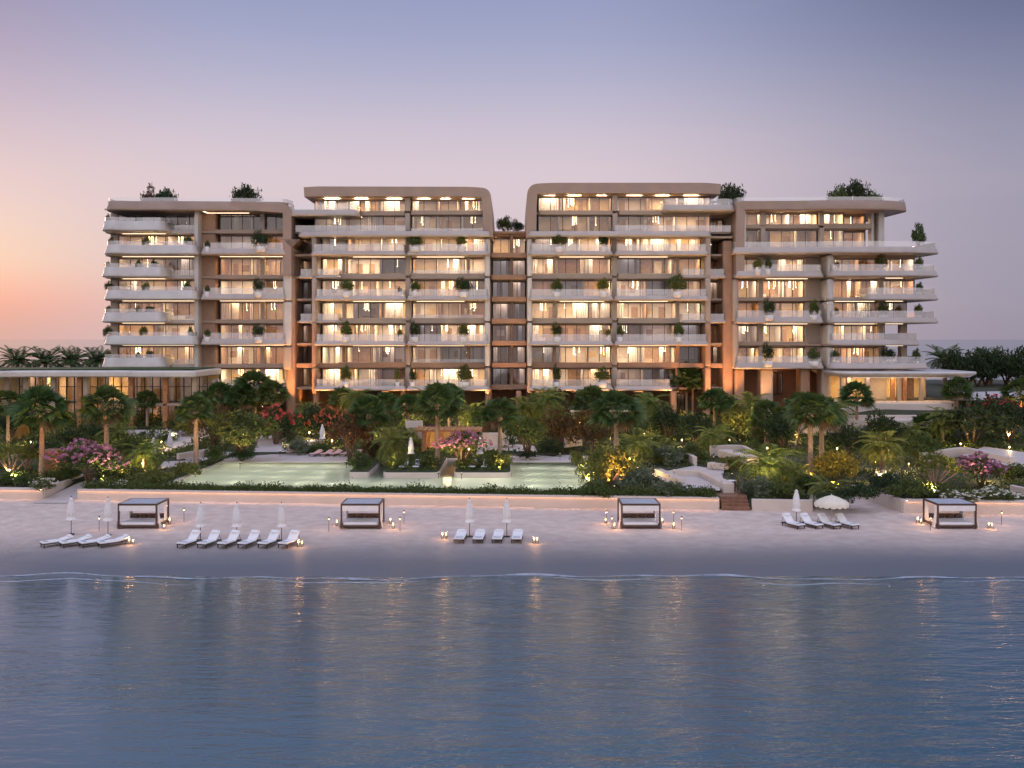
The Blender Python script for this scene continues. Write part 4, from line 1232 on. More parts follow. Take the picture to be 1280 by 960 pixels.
pool_lamps()
# ------------------------------------------------------------ beach furniture
def daybed():
    t = thing('daybed', (0, 0, 0), '', 'daybed', 'canopied daybeds along the sand')
    W, D, HH = 1.62, 3.0, 2.15
    for x in (-W, W):
        for y in (0, D): MB().box(x - .07, x + .07, y - .07, y + .07, 0, HH).build('post', M['frame_brown'], t, False, .01)
    f = MB()
    for y in (0, D): f.box(-W + .071, W - .071, y - .07, y + .07, HH - .15, HH)
    for x in (-W, W): f.box(x - .07, x + .07, .071, D - .071, HH - .15, HH)
    f.build('roof_frame', M['frame_brown'], t, False, .01)
    c = MB().box(-W + .075, W - .075, .075, D - .075, HH - .06, HH - .03)
    for i in range(16): c.box(-W + .08, W - .08, .1 + i * .18, .24 + i * .18, HH - .028, HH - .012)
    c.build('canopy', M['roofcloth'], t)
    MB().box(-W + .072, W - .072, -.06, .0, HH - .62, HH - .16).build('valance', M['canvas'], t)
    b = MB()
    b.box(-W + .071, W - .071, -.05, .04, .12, .30); b.box(-W + .071, W - .071, D - .04, D + .05, .12, .30)
    for x in (-W, W): b.box(x - .045, x + .045, .071, D - .071, .12, .30)
    b.box(-W + .072, W - .072, .05, D - .05, .20, .27)
    b.build('base', M['frame_brown'], t, False, .01)
    MB().box(-W + .12, W - .12, .06, D - .1, .275, .52).build('mattress', M['cushion'], t, False, .08)
    bo = MB().box(-W + .15, W - .15, D - .42, D - .12, .53, .88)
    bo.build('bolster', M['timber'], t, False, .1)
    cu = MB()
    for x in (-1.1, -.35, .45, 1.15): cu.box(x - .3, x + .3, D - .72, D - .45, .53, .86)
    cu.build('pillow', M['frame_brown'], t, False, .1)
    for (x, y0, y1, nm) in ((-W + .09, D - .8, D - .1, 0), (W - .09, D - .8, D - .1, 0), (-W - .02, .1, .5, 1), (W + .02, .1, .5, 1)):
        q = MB(); n_ = 14
        for i in range(n_ + 1):
            y = y0 + (y1 - y0) * i / n_; xx = x + .05 * math.sin(i * 1.7)
            fl = .22 * (1 if x > 0 else -1) * (1 if nm else 0)
            q.v += [(xx, y, HH - .15), (xx + fl * .3, y, 1.0), (xx + fl, y + (.15 * (i / n_ - .5)), .06)]
            if i:
                a = (i - 1) * 3
                q.f += [(a, a + 3, a + 4, a + 1), (a + 1, a + 4, a + 5, a + 2)]; q.m += [0, 0]
        q.build('curtain', M['canvas'], t, True)
    return t
d0 = daybed()
DB = [(172, 661, 'leftmost canopied daybed, behind the closed umbrellas of the left lounger row'), (450.5, 661, 'canopied daybed on the sand below the planted pool islands'),
      (801, 661, 'canopied daybed left of the timber steps'), (1196, 661, 'rightmost canopied daybed, in front of the white wall with pink flowers')]
def base_of(o):
    return o
for i, (px, py, lab) in enumerate(DB):
    x, y, z = beach_at(px, py)
    o = d0 if i == 0 else copy_tree(d0)
    place(o, (x, y, z), lab, rz=R([0, 0, 0, 0][i]))

def lounger(back, name_label):
    """back = backrest angle in degrees"""
    t = thing('sun_lounger', (0, 0, 0), '', 'sun lounger', 'white sun loungers on the sand')
    f = MB()
    f.box(-.38, -.32, -1.0, .95, .22, .28); f.box(.32, .38, -1.0, .95, .22, .28)
    f.box(-.319, .319, -1.0, -.94, .22, .28); f.box(-.319, .319, .89, .95, .22, .28)
    for i in range(9): f.box(-.318, .318, -.88 + i * .19, -.80 + i * .19, .235, .262)
    f.build('frame', M['darkmetal'], t, False, .01)
    for x in (-.34, .34):
        for y in (-.9, .78): MB().box(x - .03, x + .03, y - .03, y + .03, 0, .219).build('leg', M['darkmetal'], t)
    MB().box(-.37, .37, -1.0, .30, .283, .40).build('mattress', M['cushion'], t, False, .04)
    ca, sa = math.cos(R(back)), math.sin(R(back))
    def rot(mb, p=(0, .30, .30)):
        mb.v = [(x, p[1] + (y * ca - z * sa), p[2] + (y * sa + z * ca)) for x, y, z in mb.v]; return mb
    rot(MB().box(-.37, .37, .0, .82, .0, .115)).build('backrest', M['cushion'], t, False, .04)
    rot(MB().box(-.27, .27, .55, .80, .117, .20)).build('head_pillow', M['cushion'], t, False, .04)
    MB().box(-.26, .26, -.88, -.62, .402, .44).build('folded_towel', M['roofcloth'], t, False, .02)
    if back > 25:
        for x in (-.3, .3): MB().tube([(x, .3 + .6 * ca, .3 + .6 * sa), (x, .9, .25)], .016, 6).build('back_strut', M['darkmetal'], t)
    return t
lf = lounger(14, ''); lr = lounger(46, '')
_used = set()
def put_lounger(proto, px, py, rz, lab, sc=1.12):
    x, y, z = beach_at(px, py)
    if proto.name not in _used: _used.add(proto.name); o = proto
    else: o = copy_tree(proto)
    return place(o, (x, y, z), lab, R(rz), sc)
for k, px in enumerate((70, 94, 118, 141)):
    put_lounger(lf, px, 682, -48, ['flat lounger at the far left end of the leftmost row', 'second flat lounger from the left in the leftmost row', 'flat lounger just left of the lantern-side lounger in the leftmost row', 'flat lounger at the right end of the leftmost row, beside the lanterns'][k])
for k, px in enumerate((237, 262, 287, 312, 337, 362)):
    put_lounger(lr, px, 682, -19, ['raised-back lounger at the left end of the row of six', 'second raised-back lounger from the left in the row of six', 'third raised-back lounger from the left in the row of six', 'fourth raised-back lounger from the left in the row of six', 'fifth raised-back lounger in the row of six, left of the last umbrella', 'raised-back lounger at the right end of the row of six, beside lit lanterns'][k])
for k, px in enumerate((575.5, 599, 622.5, 646.5)):
    put_lounger(lf, px, 676, -4, ['flat lounger facing the sea at the left end of the central row', 'flat lounger just right of the first umbrella in the central row', 'flat lounger just left of the second umbrella in the central row', 'flat lounger at the right end of the central row'][k])
for k, px in enumerate((991, 1013.5, 1035.5, 1058)):
    put_lounger(lr, px, 659, 26, ['raised-back lounger left of the closed umbrella in the right-hand row', 'raised-back lounger between the closed and the open umbrella on the right', 'raised-back lounger just left of the open umbrella pole', 'raised-back lounger at the right end of the right-hand row'][k])

def closed_umbrella(hh=3.2):
    t = thing('beach_umbrella', (0, 0, 0), '', 'umbrella', 'closed umbrellas on the sand')
    MB().lathe([(.0, 0), (.27, 0), (.27, .06), (.06, .09), (.0, .09)], 14).build('base', M['darkmetal'], t)
    MB().tube([(0, 0, .08), (0, 0, 3.12)], .028, 8).build('pole', M['darkmetal'], t)
    w = lambda a, z: .16 * math.cos(8 * a + z) + .07 * math.cos(3 * a + 1)
    MB().lathe([(.40, 1.22), (.36, 1.27), (.27, 1.42), (.25, 1.52), (.30, 1.62), (.30, 1.9), (.25, 2.3), (.19, 2.65), (.12, 2.86), (.15, 2.92), (.08, 3.02), (.03, 3.10)], 32, wob=w).build('canopy', M['canvas'], t, True)
    MB().lathe([(.0, 3.10), (.04, 3.11), (.05, 3.16), (.02, 3.22), (.0, 3.25)], 8).build('finial', M['darkmetal'], t)
    return t
cu = closed_umbrella()
UM = [(89, 668, 'closed white umbrella farthest left on the beach'), (135, 669, 'closed white umbrella just left of the leftmost daybed'),
      (250.5, 677, 'closed white umbrella at the left of the row of six loungers'), (296, 677, 'closed white umbrella in the middle of the row of six loungers'), (352, 677, 'closed white umbrella at the right of the row of six loungers'),
      (587, 671, 'closed white umbrella on the left of the central lounger row'), (633.5, 671, 'closed white umbrella on the right of the central lounger row'),
      (995.5, 656, 'closed white umbrella standing next to the open fringed umbrella')]
for i, (px, py, lab) in enumerate(UM):
    x, y, z = beach_at(px, py)
    o = cu if i == 0 else copy_tree(cu)
    place(o, (x, y, z), lab, rz=i * 1.3)
GU = [(192, 580, 1.9, 'closed white umbrella by the small feather palm in the left garden'), (212.5, 572, 2.0, 'closed white umbrella right of the small feather palm in the left garden'),
      (403, 560, 2.4, 'closed white umbrella behind the row of pink loungers'), (427, 560, 2.4, 'closed white umbrella half hidden by the red-leaved tree near the pink loungers'),
      (513.5, 577, 2.1, 'closed white umbrella on the middle pool island'), (600, 577, 2.1, 'closed white umbrella on the right pool island')]
for (px, py, z, lab) in GU:
    x, y, g = ground_at(px, py)
    if px > 500: y = 116.0; x = X(px, y); g = POOL_Z + .62
    place(copy_tree(cu), (x, y, g), lab, rz=px, sc=(1, 1, 1), group='closed umbrellas in the garden')
# open fringed umbrella
x, y, z = beach_at(1039.5, 656)
ou = thing('open_umbrella', (x, y, z), 'open cream beach umbrella with scalloped fringe', 'umbrella')
MB().lathe([(.0, 0), (.27, 0), (.27, .06), (.06, .09), (.0, .09)], 14).build('base', M['darkmetal'], ou)
MB().tube([(0, 0, .08), (0, 0, 2.55)], .03, 8).build('pole', M['white'], ou)
q = MB(); nn = 48
for k in range(nn):
    a = 2 * math.pi * k / nn
    pr = 1 - .035 * (1 - math.cos(8 * a)) / 2
    for rr, zz in ((.03, 2.60), (.6, 2.42), (1.15, 2.17), (1.52, 1.93)):
        q.v.append((rr * pr * math.cos(a), rr * pr * math.sin(a), zz - .06 * (rr / 1.5) * (1 - math.cos(8 * a)) / 2))
    q.v.append((1.50 * pr * math.cos(a), 1.50 * pr * math.sin(a), 1.62 + .07 * math.cos(16 * a)))
for k in range(nn):
    for j in range(4):
        a, b = k * 5 + j, ((k + 1) % nn) * 5 + j
        q.f.append((a, a + 1, b + 1, b)); q.m.append(0)
q.build('canopy', M['cream_canvas'], ou, True)
for k in range(8):
    a = 2 * math.pi * (k + .5) / 8
    MB().tube([(0, 0, 2.3), (1.0 * math.cos(a), 1.0 * math.sin(a), 2.14)], .014, 5).build('rib', M['white'], ou)
MB().lathe([(.0, 2.58), (.05, 2.6), (.04, 2.68), (.0, 2.72)], 8).build('finial', M['white'], ou)

# lanterns: glass cylinders with a lit candle
def lantern():
    t = thing('candle_lantern', (0, 0, 0), '', 'lantern', 'lit candle lanterns on the sand')
    MB().lathe([(0, 0), (.15, 0), (.15, .03), (0, .03)], 12).build('base', M['darkmetal'], t)
    g = MB()
    g.lathe([(.145, .031), (.145, .62), (.16, .66)], 14); g.f = g.f[:-2]; g.m = g.m[:-2]
    g.build('glass', M['lantern_glass'], t, True)
    MB().lathe([(0, .032), (.06, .032), (.06, .32), (0, .33)], 10).build('candle', M['wax'], t)
    MB().lathe([(0, .335), (.05, .39), (.055, .44), (.02, .54), (0, .60)], 8).build('flame', M['flame'], t, True)
    return t
l0 = lantern()
LN = [(161.5, 680, 1.0, 'left one of two lanterns beside the leftmost lounger row'), (166.5, 680.5, .85, 'right one of two lanterns beside the leftmost lounger row'),
      (205, 662, .9, 'front lantern at the right side of the leftmost daybed'), (212, 655, 1.15, 'taller rear lantern at the right side of the leftmost daybed'), (202, 650, .8, 'small rear lantern hidden close to the leftmost daybed'),
      (373, 683, 1.1, 'left one of two lanterns beside the row of six loungers'), (377.5, 683, .9, 'right one of two lanterns beside the row of six loungers'),
      (488, 655, 1.1, 'rear lantern at the right side of the daybed below the islands'), (491.5, 661, 1.1, 'front lantern at the right side of the daybed below the islands'), (421, 657, 1, 'lantern at the left side of the daybed below the islands'),
      (553, 673, 1, 'left lantern of the pair left of the central lounger row'), (557.5, 673, 1, 'right lantern of the pair left of the central lounger row'),
      (667.5, 679, 1, 'left lantern of the pair right of the central lounger row'), (671.5, 679, 1, 'right lantern of the pair right of the central lounger row'),
      (842, 661, 1.1, 'lantern standing right of the daybed near the timber steps'), (828, 654, .9, 'lantern at the rear right corner of the daybed near the steps'), (768, 661, 1, 'front lantern at the left of the daybed near the steps'), (757, 654, .9, 'rear lantern at the left of the daybed near the steps'),
      (1147, 654, 1.15, 'taller lantern left of the rightmost daybed'), (1151, 655, .9, 'shorter lantern left of the rightmost daybed'), (1236, 660, 1, 'left lantern of the pair right of the rightmost daybed'), (1240, 660.5, .9, 'right lantern of the pair right of the rightmost daybed')]
for i, (px, py, s_, lab) in enumerate(LN):
    x, y, z = beach_at(px, py)
    o = l0 if i == 0 else copy_tree(l0)
    place(o, (x, y, z), lab, sc=s_ * .78)
    add_light('candle_light', 'POINT', (0.0, -0.22, .5), 10, (1, .50, .18), o, rad=.06)

# slim stake lamps on the sand
def stake():
    t = thing('stake_lamp', (0, 0, 0), '', 'stake lamp', 'slim stake lamps on the sand')
    MB().tube([(0, 0, -.1), (0, 0, 1.05)], .022, 6).build('stake', M['darkmetal'], t)
    MB().lathe([(.0, 1.05), (.05, 1.05), (.06, 1.2), (.0, 1.24)], 8).build('cap', M['darkmetal'], t)
    MB().lathe([(.0, 1.0), (.045, 1.0), (.045, 1.045), (.0, 1.045)], 8).build('lens', M['lens'], t)
    return t
s0 = stake()
SK = [(124, 663, 'stake lamp just left of the closed umbrella by the leftmost daybed'), (230, 652, 'stake lamp right of the lanterns of the leftmost daybed'), (209, 646, 'stake lamp behind the leftmost daybed'),
      (411, 664, 'stake lamp left of the daybed below the islands'), (505, 655, 'rear stake lamp right of the daybed below the islands'), (500, 664, 'front stake lamp right of the daybed below the islands'),
      (758, 655, 'rear stake lamp left of the daybed near the timber steps'), (765, 663, 'front stake lamp left of the daybed near the timber steps'), (842, 655, 'taller stake lamp right of the daybed near the timber steps'), (852, 663, 'front stake lamp farthest right of the daybed near the timber steps'),
      (1163, 663, 'stake lamp beside the left curtain of the rightmost daybed'), (1252, 656, 'stake lamp right of the rightmost daybed')]
for i, (px, py, lab) in enumerate(SK):
    x, y, z = beach_at(px, py)
    o = s0 if i == 0 else copy_tree(s0)
    place(o, (x, y, z), lab)
    add_light('stake_light', 'POINT', (0, -.12, .98), 11, (1, .55, .28), o, rad=.05)

# loungers by the pool
for k, px in enumerate((395, 408.5, 419.5, 433, 445)):
    x, y, z = ground_at(px, 570)
    o = copy_tree(lf); place(o, (x, y, z), ['pink-lit pool lounger at the left end of its row behind the pool', 'second pink-lit pool lounger from the left behind the pool', 'middle pink-lit pool lounger behind the pool', 'pink-lit pool lounger in front of the red-leaved tree trunk', 'pink-lit pool lounger at the right end of its row behind the pool'][k], R(-20), 1.05, 'pool loungers')
    for ch in o.children:
        if ch.name.split('.')[0] in ('mattress', 'backrest', 'head_pillow'):
            ch.data = bpy.data.meshes.get(ch.name.split('.')[0] + '_coral') or ch.data.copy()
            if not ch.data.name.endswith('_coral'):
                ch.data.name = ch.name.split('.')[0] + '_coral'; ch.data.materials[0] = M['pinkcushion']
for k, px in enumerate((505, 521.5, 591, 607)):
    y = 112.2
    o = copy_tree(lr)
    place(o, (X(px, y), y, POOL_Z + .62), ['lounger at the left on the middle pool island', 'lounger at the right on the middle pool island', 'lounger at the left on the right pool island', 'lounger at the right on the right pool island'][k], R(-8), .95, 'pool island loungers')

# dining chairs and tables on the deck
def chair():
    t = thing('dining_chair', (0, 0, 0), '', 'chair', 'dark dining chairs on the deck')
    for x in (-.22, .22):
        for y in (-.2, .2): MB().box(x - .025, x + .025, y - .025, y + .025, 0, .43).build('leg', M['frame_brown'], t)
    MB().box(-.26, .26, -.25, .25, .431, .49).build('seat', M['timber'], t, False, .02)
    MB().box(-.26, .26, .21, .26, .50, 1.0).build('backrest', M['frame_brown'], t, False, .02)
    return t
ch0 = chair()
for k, (px, dy, rz) in enumerate(((905, 4.2, 90), (916, 4.4, -90), (908, 6.4, 90), (920, 6.6, -90), (926, 3.2, 20), (930, 5.2, -60))):
    y = sy + dy
    place(ch0 if k == 0 else copy_tree(ch0), (X(px, y), y, 1.41), ['dark chair nearest the steps on the left of the deck table', 'dark chair right of the nearer deck table', 'dark chair left of the farther deck table', 'dark chair right of the farther deck table', 'dark chair turned towards the beach on the deck', 'dark chair at the right rear corner of the deck'][k], R(rz))
def table():
    t = thing('dining_table', (0, 0, 0), '', 'table', 'dining tables on the deck')
    MB().lathe([(0, 0), (.28, 0), (.28, .03), (.05, .06), (.05, .70), (0, .70)], 12).build('pedestal', M['frame_brown'], t)
    MB().lathe([(0, .705), (.5, .705), (.5, .745), (0, .745)], 20).build('tabletop', M['canvas'], t)
    return t
t0 = table()
for k, (px, dy) in enumerate(((910.5, 4.3), (914, 6.5))):
    y = sy + dy
    place(t0 if k == 0 else copy_tree(t0), (X(px, y), y, 1.41), ['round white table nearer the steps', 'round white table farther up the deck'][k])
# ------------------------------------------------------------ planting
class Leaves:
    """many small leaf faces collected into one mesh"""
    def __init__(s): s.v = []; s.f = []
    def quad(s, c, u, w):
        n = len(s.v)
        s.v += [c - u, c + w * .5, c + u, c - w * .5]
        s.f.append((n, n + 1, n + 2, n + 3))
    def build(s, name, mat, parent=None):
        me = bpy.data.meshes.new(name)
        me.from_pydata([tuple(p) for p in s.v], [], s.f)
        me.materials.append(mat)
        o = bpy.data.objects.new(name, me); C.objects.link(o)
        if parent is not None: o.parent = parent
        return o
def rdir(r):
    while True:
        v = Vector((r.uniform(-1, 1), r.uniform(-1, 1), r.uniform(-1, 1)))
        if 0.05 < v.length < 1: return v.normalized()
def cloud(L, r, c, rad, n, size, up=0.3, shell=.55):
    c = Vector(c)
    for _ in range(n):
        d_ = rdir(r)
        t = shell + (1 - shell) * r.random()
        t *= (0.9 + .22 * math.sin(d_.x * 5 + d_.z * 4 + c.x * 3) * math.cos(d_.y * 5 + c.y * 2))
        p = c + Vector((d_.x * rad[0], d_.y * rad[1], d_.z * rad[2])) * t
        u = (rdir(r) + d_ * .5 + Vector((0, 0, up))).normalized() * size * r.uniform(.6, 1.3)
        w = u.cross(rdir(r)).normalized() * size * r.uniform(.5, .9)
        L.quad(p, u, w)

# fan palms ------------------------------------------------
def fan_crown(seed, n=66):
    r = random.Random(seed); L = Leaves(); D = Leaves()
    ga = 2.39996
    for i in range(n):
        t = (i + .5) / n
        el = math.radians(84 - 122 * t ** 0.9) + r.uniform(-.12, .12)
        az = i * ga + r.uniform(-.25, .25)
        d_ = Vector((math.cos(el) * math.cos(az), math.cos(el) * math.sin(az), math.sin(el)))
        side = Vector((-math.sin(az), math.cos(az), 0))
        pl = r.uniform(1.15, 1.75)
        droop = Vector((0, 0, -.10 - .25 * (1 - math.sin(max(el, 0)))))
        hub = d_ * pl + droop * pl * .4
        roll = r.uniform(-1.1, 1.1)
        nrm = side.cross(d_).normalized()
        side = (side * math.cos(roll) + nrm * math.sin(roll)).normalized()
        nrm = side.cross(d_).normalized()
        T = D if t > .95 else L
        # petiole
        T.quad(hub * .5, hub * .5, side * .09)
        R_ = r.uniform(1.15, 1.6)
        m = 13
        for k in range(m):
            a = math.radians(-78 + 156 * k / (m - 1))
            dr = (d_ * math.cos(a) + side * math.sin(a)).normalized()
            ln = R_ * (1 - .22 * abs(a) / 1.36) * r.uniform(.86, 1.1)
            mid_ = hub + dr * ln * .55 + nrm * .08 * math.cos(a)
            tip = hub + dr * ln + Vector((0, 0, -.34 * ln * r.uniform(.5, 1.2)))
            w = (dr.cross(nrm)).normalized() * .092 * ln
            b = len(T.v)
            T.v += [hub, mid_ + w, tip, mid_ - w]
            T.f.append((b, b + 1, b + 2, b + 3))
    return L, D
FC = []
for s_ in range(4):
    L, D = fan_crown(20 + s_)
    a = L.build('crown', M['fan']); b = D.build('dead_fronds', M['dead'])
    FC.append((a.data, b.data)); bpy.data.objects.remove(a); bpy.data.objects.remove(b)
pr = random.Random(5)
def fan_palm(px, base, top, wpx, label, var=0, lean=0.0, Y=None, trunk=True, tw=.34, group='tall fan palms in the garden'):
    """px/base = trunk foot, top = crown centre in photo pixels, wpx = crown width"""
    if Y is None: x, y, g = ground_at(px, base)
    else: x, y, g = X(px, Y), Y, gz(X(px, Y), Y)
    if POOL[0] < x < POOL[1] and wallY(x) + 1.6 < y < POOL[2]: g = POOL_Z + .62
    h = Z(top, y) - g
    t = thing('fan_palm', (x, y, g - .1), label, 'palm tree', group, rz=0)
    R0 = wpx * y / F / 2
    sc = R0 / 2.95
    dx = lean * h
    zb = h - .35 * sc
    zt_ = zb - .25 * sc
    k = 16
    pts = [(dx * (i / k) ** 1.6, 0, zt_ * i / k) for i in range(k + 1)]
    rr = [tw * (1.25 if i == 0 else (1.0 - .28 * i / k + (.32 if i > k - 3 else 0))) * (1 + .05 * (i % 2)) for i in range(k + 1)]
    MB().tube(pts, rr, 10).build('trunk', M['bark'], t, True)
    for nm, d_ in zip(('crown', 'dead_fronds'), FC[var % 4]):
        o = bpy.data.objects.new(nm, d_); C.objects.link(o); o.parent = t
        o.location = (dx, 0, zb); o.scale = (sc, sc, sc * .86); o.rotation_euler = (0, 0, px * .7)
    return t
FP = [
 (52, 594, 506, 88, 'tall fan palm with a thick pale trunk beside the orange cabin at the left', .01),
 (133, 592, 502, 78, 'tall fan palm whose trunk rises through the pink bougainvillea at the left', 0),
 (184, 535, 497, 36, 'small slender fan palm in front of the left pavilion glass', 0),
 (245, 583, 508, 58, 'fan palm with a slim pinkish trunk left of the pool', 0),
 (253, 545, 500, 46, 'darker fan palm close behind the slim trunked one left of the pool', 0),
 (10, 560, 500, 50, 'dark fan palm cut by the left edge of the frame', 0),
 (275, 530, 488, 42, 'fan palm left of the dark grove before the left wing', 0),
 (318, 530, 480, 64, 'broad dark fan palm crown in front of the left wing', 0),
 (300, 532, 492, 50, 'lower fan palm crown in the grove before the left wing', 0),
 (340, 535, 487, 48, 'fan palm at the right of the grove next to the orange pier', 0),
 (428, 530, 495, 44, 'fan palm with a lit trunk before the left tower base', 0),
 (461, 574, 510, 62, 'fan palm with grey trunk left of the pergola', 0),
 (481, 535, 500, 40, 'fan palm between the grey trunked palm and the pale wall panel', 0),
 (511, 552, 503, 44, 'thin trunked fan palm in front of the pale wall panel', 0),
 (547, 585, 497, 70, 'tall fan palm on the middle pool island in front of the pergola', 0),
 (561, 545, 492, 50, 'fan palm directly behind the pergola', 0),
 (625, 580, 512, 58, 'fan palm with dark trunk at the right of the pool islands', 0),
 (770, 600, 508, 80, 'largest fan palm, with a stout coral lit trunk right of the pool', 0),
 (739, 540, 497, 58, 'fan palm behind the largest one, right of the pool', 0),
 (858, 520, 468, 56, 'high twin fan palm before the right tower, left trunk', 0),
 (866, 520, 474, 46, 'high twin fan palm before the right tower, right trunk', 0),
 (893, 535, 497, 48, 'fan palm left of the orange stilts of the right wing', 0),
 (908, 528, 503, 40, 'smaller fan palm against the orange stilts of the right wing', 0),
 (958, 556, 515, 58, 'broad fan palm in front of the right wing stilts', 0),
 (998, 552, 503, 50, 'fan palm with a short pale trunk behind the tall lit pair', 0),
 (1013, 600, 508, 72, 'tall fan palm with a coral lit trunk left of the golden shrub', 0),
 (1027, 585, 512, 66, 'fan palm with a thinner trunk just behind the golden shrub', 0),
 (1071, 541, 490, 52, 'lone fan palm before the white terrace walls on the right', 0),
 (1196, 512, 483, 46, 'fan palm at the right end of the right pavilion', 0),
 (1276, 520, 487, 56, 'fan palm cut by the right edge of the frame', 0),
 (1158, 548, 528, 46, 'low fan palm below the terrace walls on the right', 0),
]
for i, (px, ba, tp, w, lab, ln) in enumerate(FP):
    fan_palm(px, ba, tp, w, lab, i, ln, tw=.30 if w > 56 else .22)

# feather palms ------------------------------------------------
def feather_crown(seed, n=26, L0=3.0, arch=1.0, up=78, dn=-18, m=20):
    r = random.Random(seed); L = Leaves()
    for i in range(n):
        t = (i + .5) / n
        el = math.radians(up + (dn - up) * t ** .9) + r.uniform(-.1, .1)
        az = i * 2.39996 + r.uniform(-.2, .2)
        out = Vector((math.cos(az), math.sin(az), 0)); side = Vector((-math.sin(az), math.cos(az), 0))
        ln = L0 * r.uniform(.8, 1.1)
        p = Vector((0, 0, 0)); e = el; prev = None
        for k in range(m):
            step = ln / m
            dr = out * math.cos(e) + Vector((0, 0, 1)) * math.sin(e)
            q = p + dr * step
            nr = side.cross(dr).normalized()
            s_ = k / m
            L.quad((p + q) / 2, dr * step * .55, side * .05 * (1.2 - s_))
            lw = (.78 * math.sin(math.pi * min(1, .12 + s_ * .95)) ** .7) * L0 / 3.0
            for sg in (-1, 1):
                tip = p + side * sg * lw * .86 + dr * lw * .62 - nr * -.0 + Vector((0, 0, -.22 * lw))
                mid_ = (p + tip) / 2 + nr * .04
                w = dr * .055 * L0 / 3
                b = len(L.v)
                L.v += [p, mid_ + w, tip, mid_ - w]; L.f.append((b, b + 1, b + 2, b + 3))
            p = q; e -= arch * 1.35 / m * (1 + .6 * math.cos(el))
    return L
XC = []
for s_ in range(3):
    o = feather_crown(40 + s_).build('crown', M['feather']); XC.append(o.data); bpy.data.objects.remove(o)
o = feather_crown(47, n=34, L0=3.0, arch=.75, up=85, dn=0).build('crown', M['fan']); DARKC = o.data; bpy.data.objects.remove(o)
def feather_palm(px, base, top, wpx, label, var=0, Y=None, dark=False, group='feather palms in the garden', tw=.2):
    if Y is None: x, y, g = ground_at(px, base)
    else: x, y, g = X(px, Y), Y, gz(X(px, Y), Y)
    h = max(.4, Z(top, y) - g)
    t = thing('feather_palm', (x, y, g - .1), label, 'palm tree', group)
    sc = wpx * y / F / 2 / 2.05
    k = 8
    MB().tube([(0, 0, h * i / k) for i in range(k + 1)], [tw * (1.3 - .35 * i / k) * (1 + .06 * (i % 2)) for i in range(k + 1)], 9).build('trunk', M['bark'], t, True)
    o = bpy.data.objects.new('crown', DARKC if dark else XC[var % 3]); C.objects.link(o); o.parent = t
    o.location = (0, 0, h - .05); o.scale = (sc, sc, sc); o.rotation_euler = (0, 0, px)
    return t
for i, (px, ba, tp, w, lab) in enumerate([
 (181, 588, 566, 58, 'lit yellow-green feather palm near two closed umbrellas in the left garden'),
 (492, 580, 553, 62, 'lit yellow-green feather palm beside the left end of the pergola'),
 (591, 540, 515, 48, 'yellow lit feather palm against the base of the left tower'),
 (655, 535, 508, 46, 'dark green feather palm at the foot of the right tower'),
 (797, 580, 555, 56, 'feather palm right of the largest fan palm trunk'),
 (893, 568, 545, 50, 'darker feather palm above the dining deck'),
 (960, 606, 578, 78, 'large bright feather palm right of the timber steps'),
 (1102, 596, 556, 60, 'feather palm with an orange lit trunk on the right slope'),
 (998, 608, 592, 48, 'low brownish feather palm between the bright palm and the golden shrub'),
 (1036, 622, 611, 52, 'low spreading feather palm behind the open umbrella'),
 (1140, 556, 540, 44, 'dark feather palm below the right terrace walls'),
 (1078, 560, 545, 44, 'dark feather palm left of the orange trunked feather palm'),
 (700, 545, 525, 40, 'dim feather palm among the red-leaved trees'),
 (385, 535, 512, 36, 'lit feather palm beside the tall orange pier'),
 (684, 540, 498, 50, 'tall feather palm under the left bay of the right tower'),
 (812, 545, 503, 46, 'tall feather palm right of the small hipped canopy'),
 (938, 548, 505, 50, 'tall feather palm in front of the second stilt of the right wing'),
 (1046, 552, 510, 46, 'tall feather palm left of the lone fan palm on the right'),
 (446, 540, 497, 44, 'tall feather palm in front of the left tower columns'),
 (535, 540, 498, 44, 'tall feather palm behind the middle pool island'),
 (1178, 556, 522, 46, 'feather palm at the right end of the terrace walls'),
 (828, 578, 560, 44, 'low feather palm among the silvery shrubs above the sofa plinth'),
 (148, 556, 541, 46, 'feather palm in the shade behind the left bougainvillea'),
]): feather_palm(px, ba, tp, w, lab, i)
for i, (px, tp, w, lab) in enumerate([
 (22, 452, 46, 'leftmost dark date palm silhouetted above the pavilion roof'), (57, 452, 46, 'second dark date palm silhouetted above the pavilion roof'),
 (90, 452, 44, 'third dark date palm silhouetted above the pavilion roof'), (121, 451, 42, 'dark date palm silhouette touching the left wing'),
 (1181, 450, 46, 'dark date palm silhouette above the right pavilion roof'), (1238, 452, 44, 'dark date palm among the far trees on the right')]):
    feather_palm(px, 0, tp, w, lab, i, Y=198 + (i % 3) * 3, dark=True, group='date palms beyond the pavilions', tw=.35)

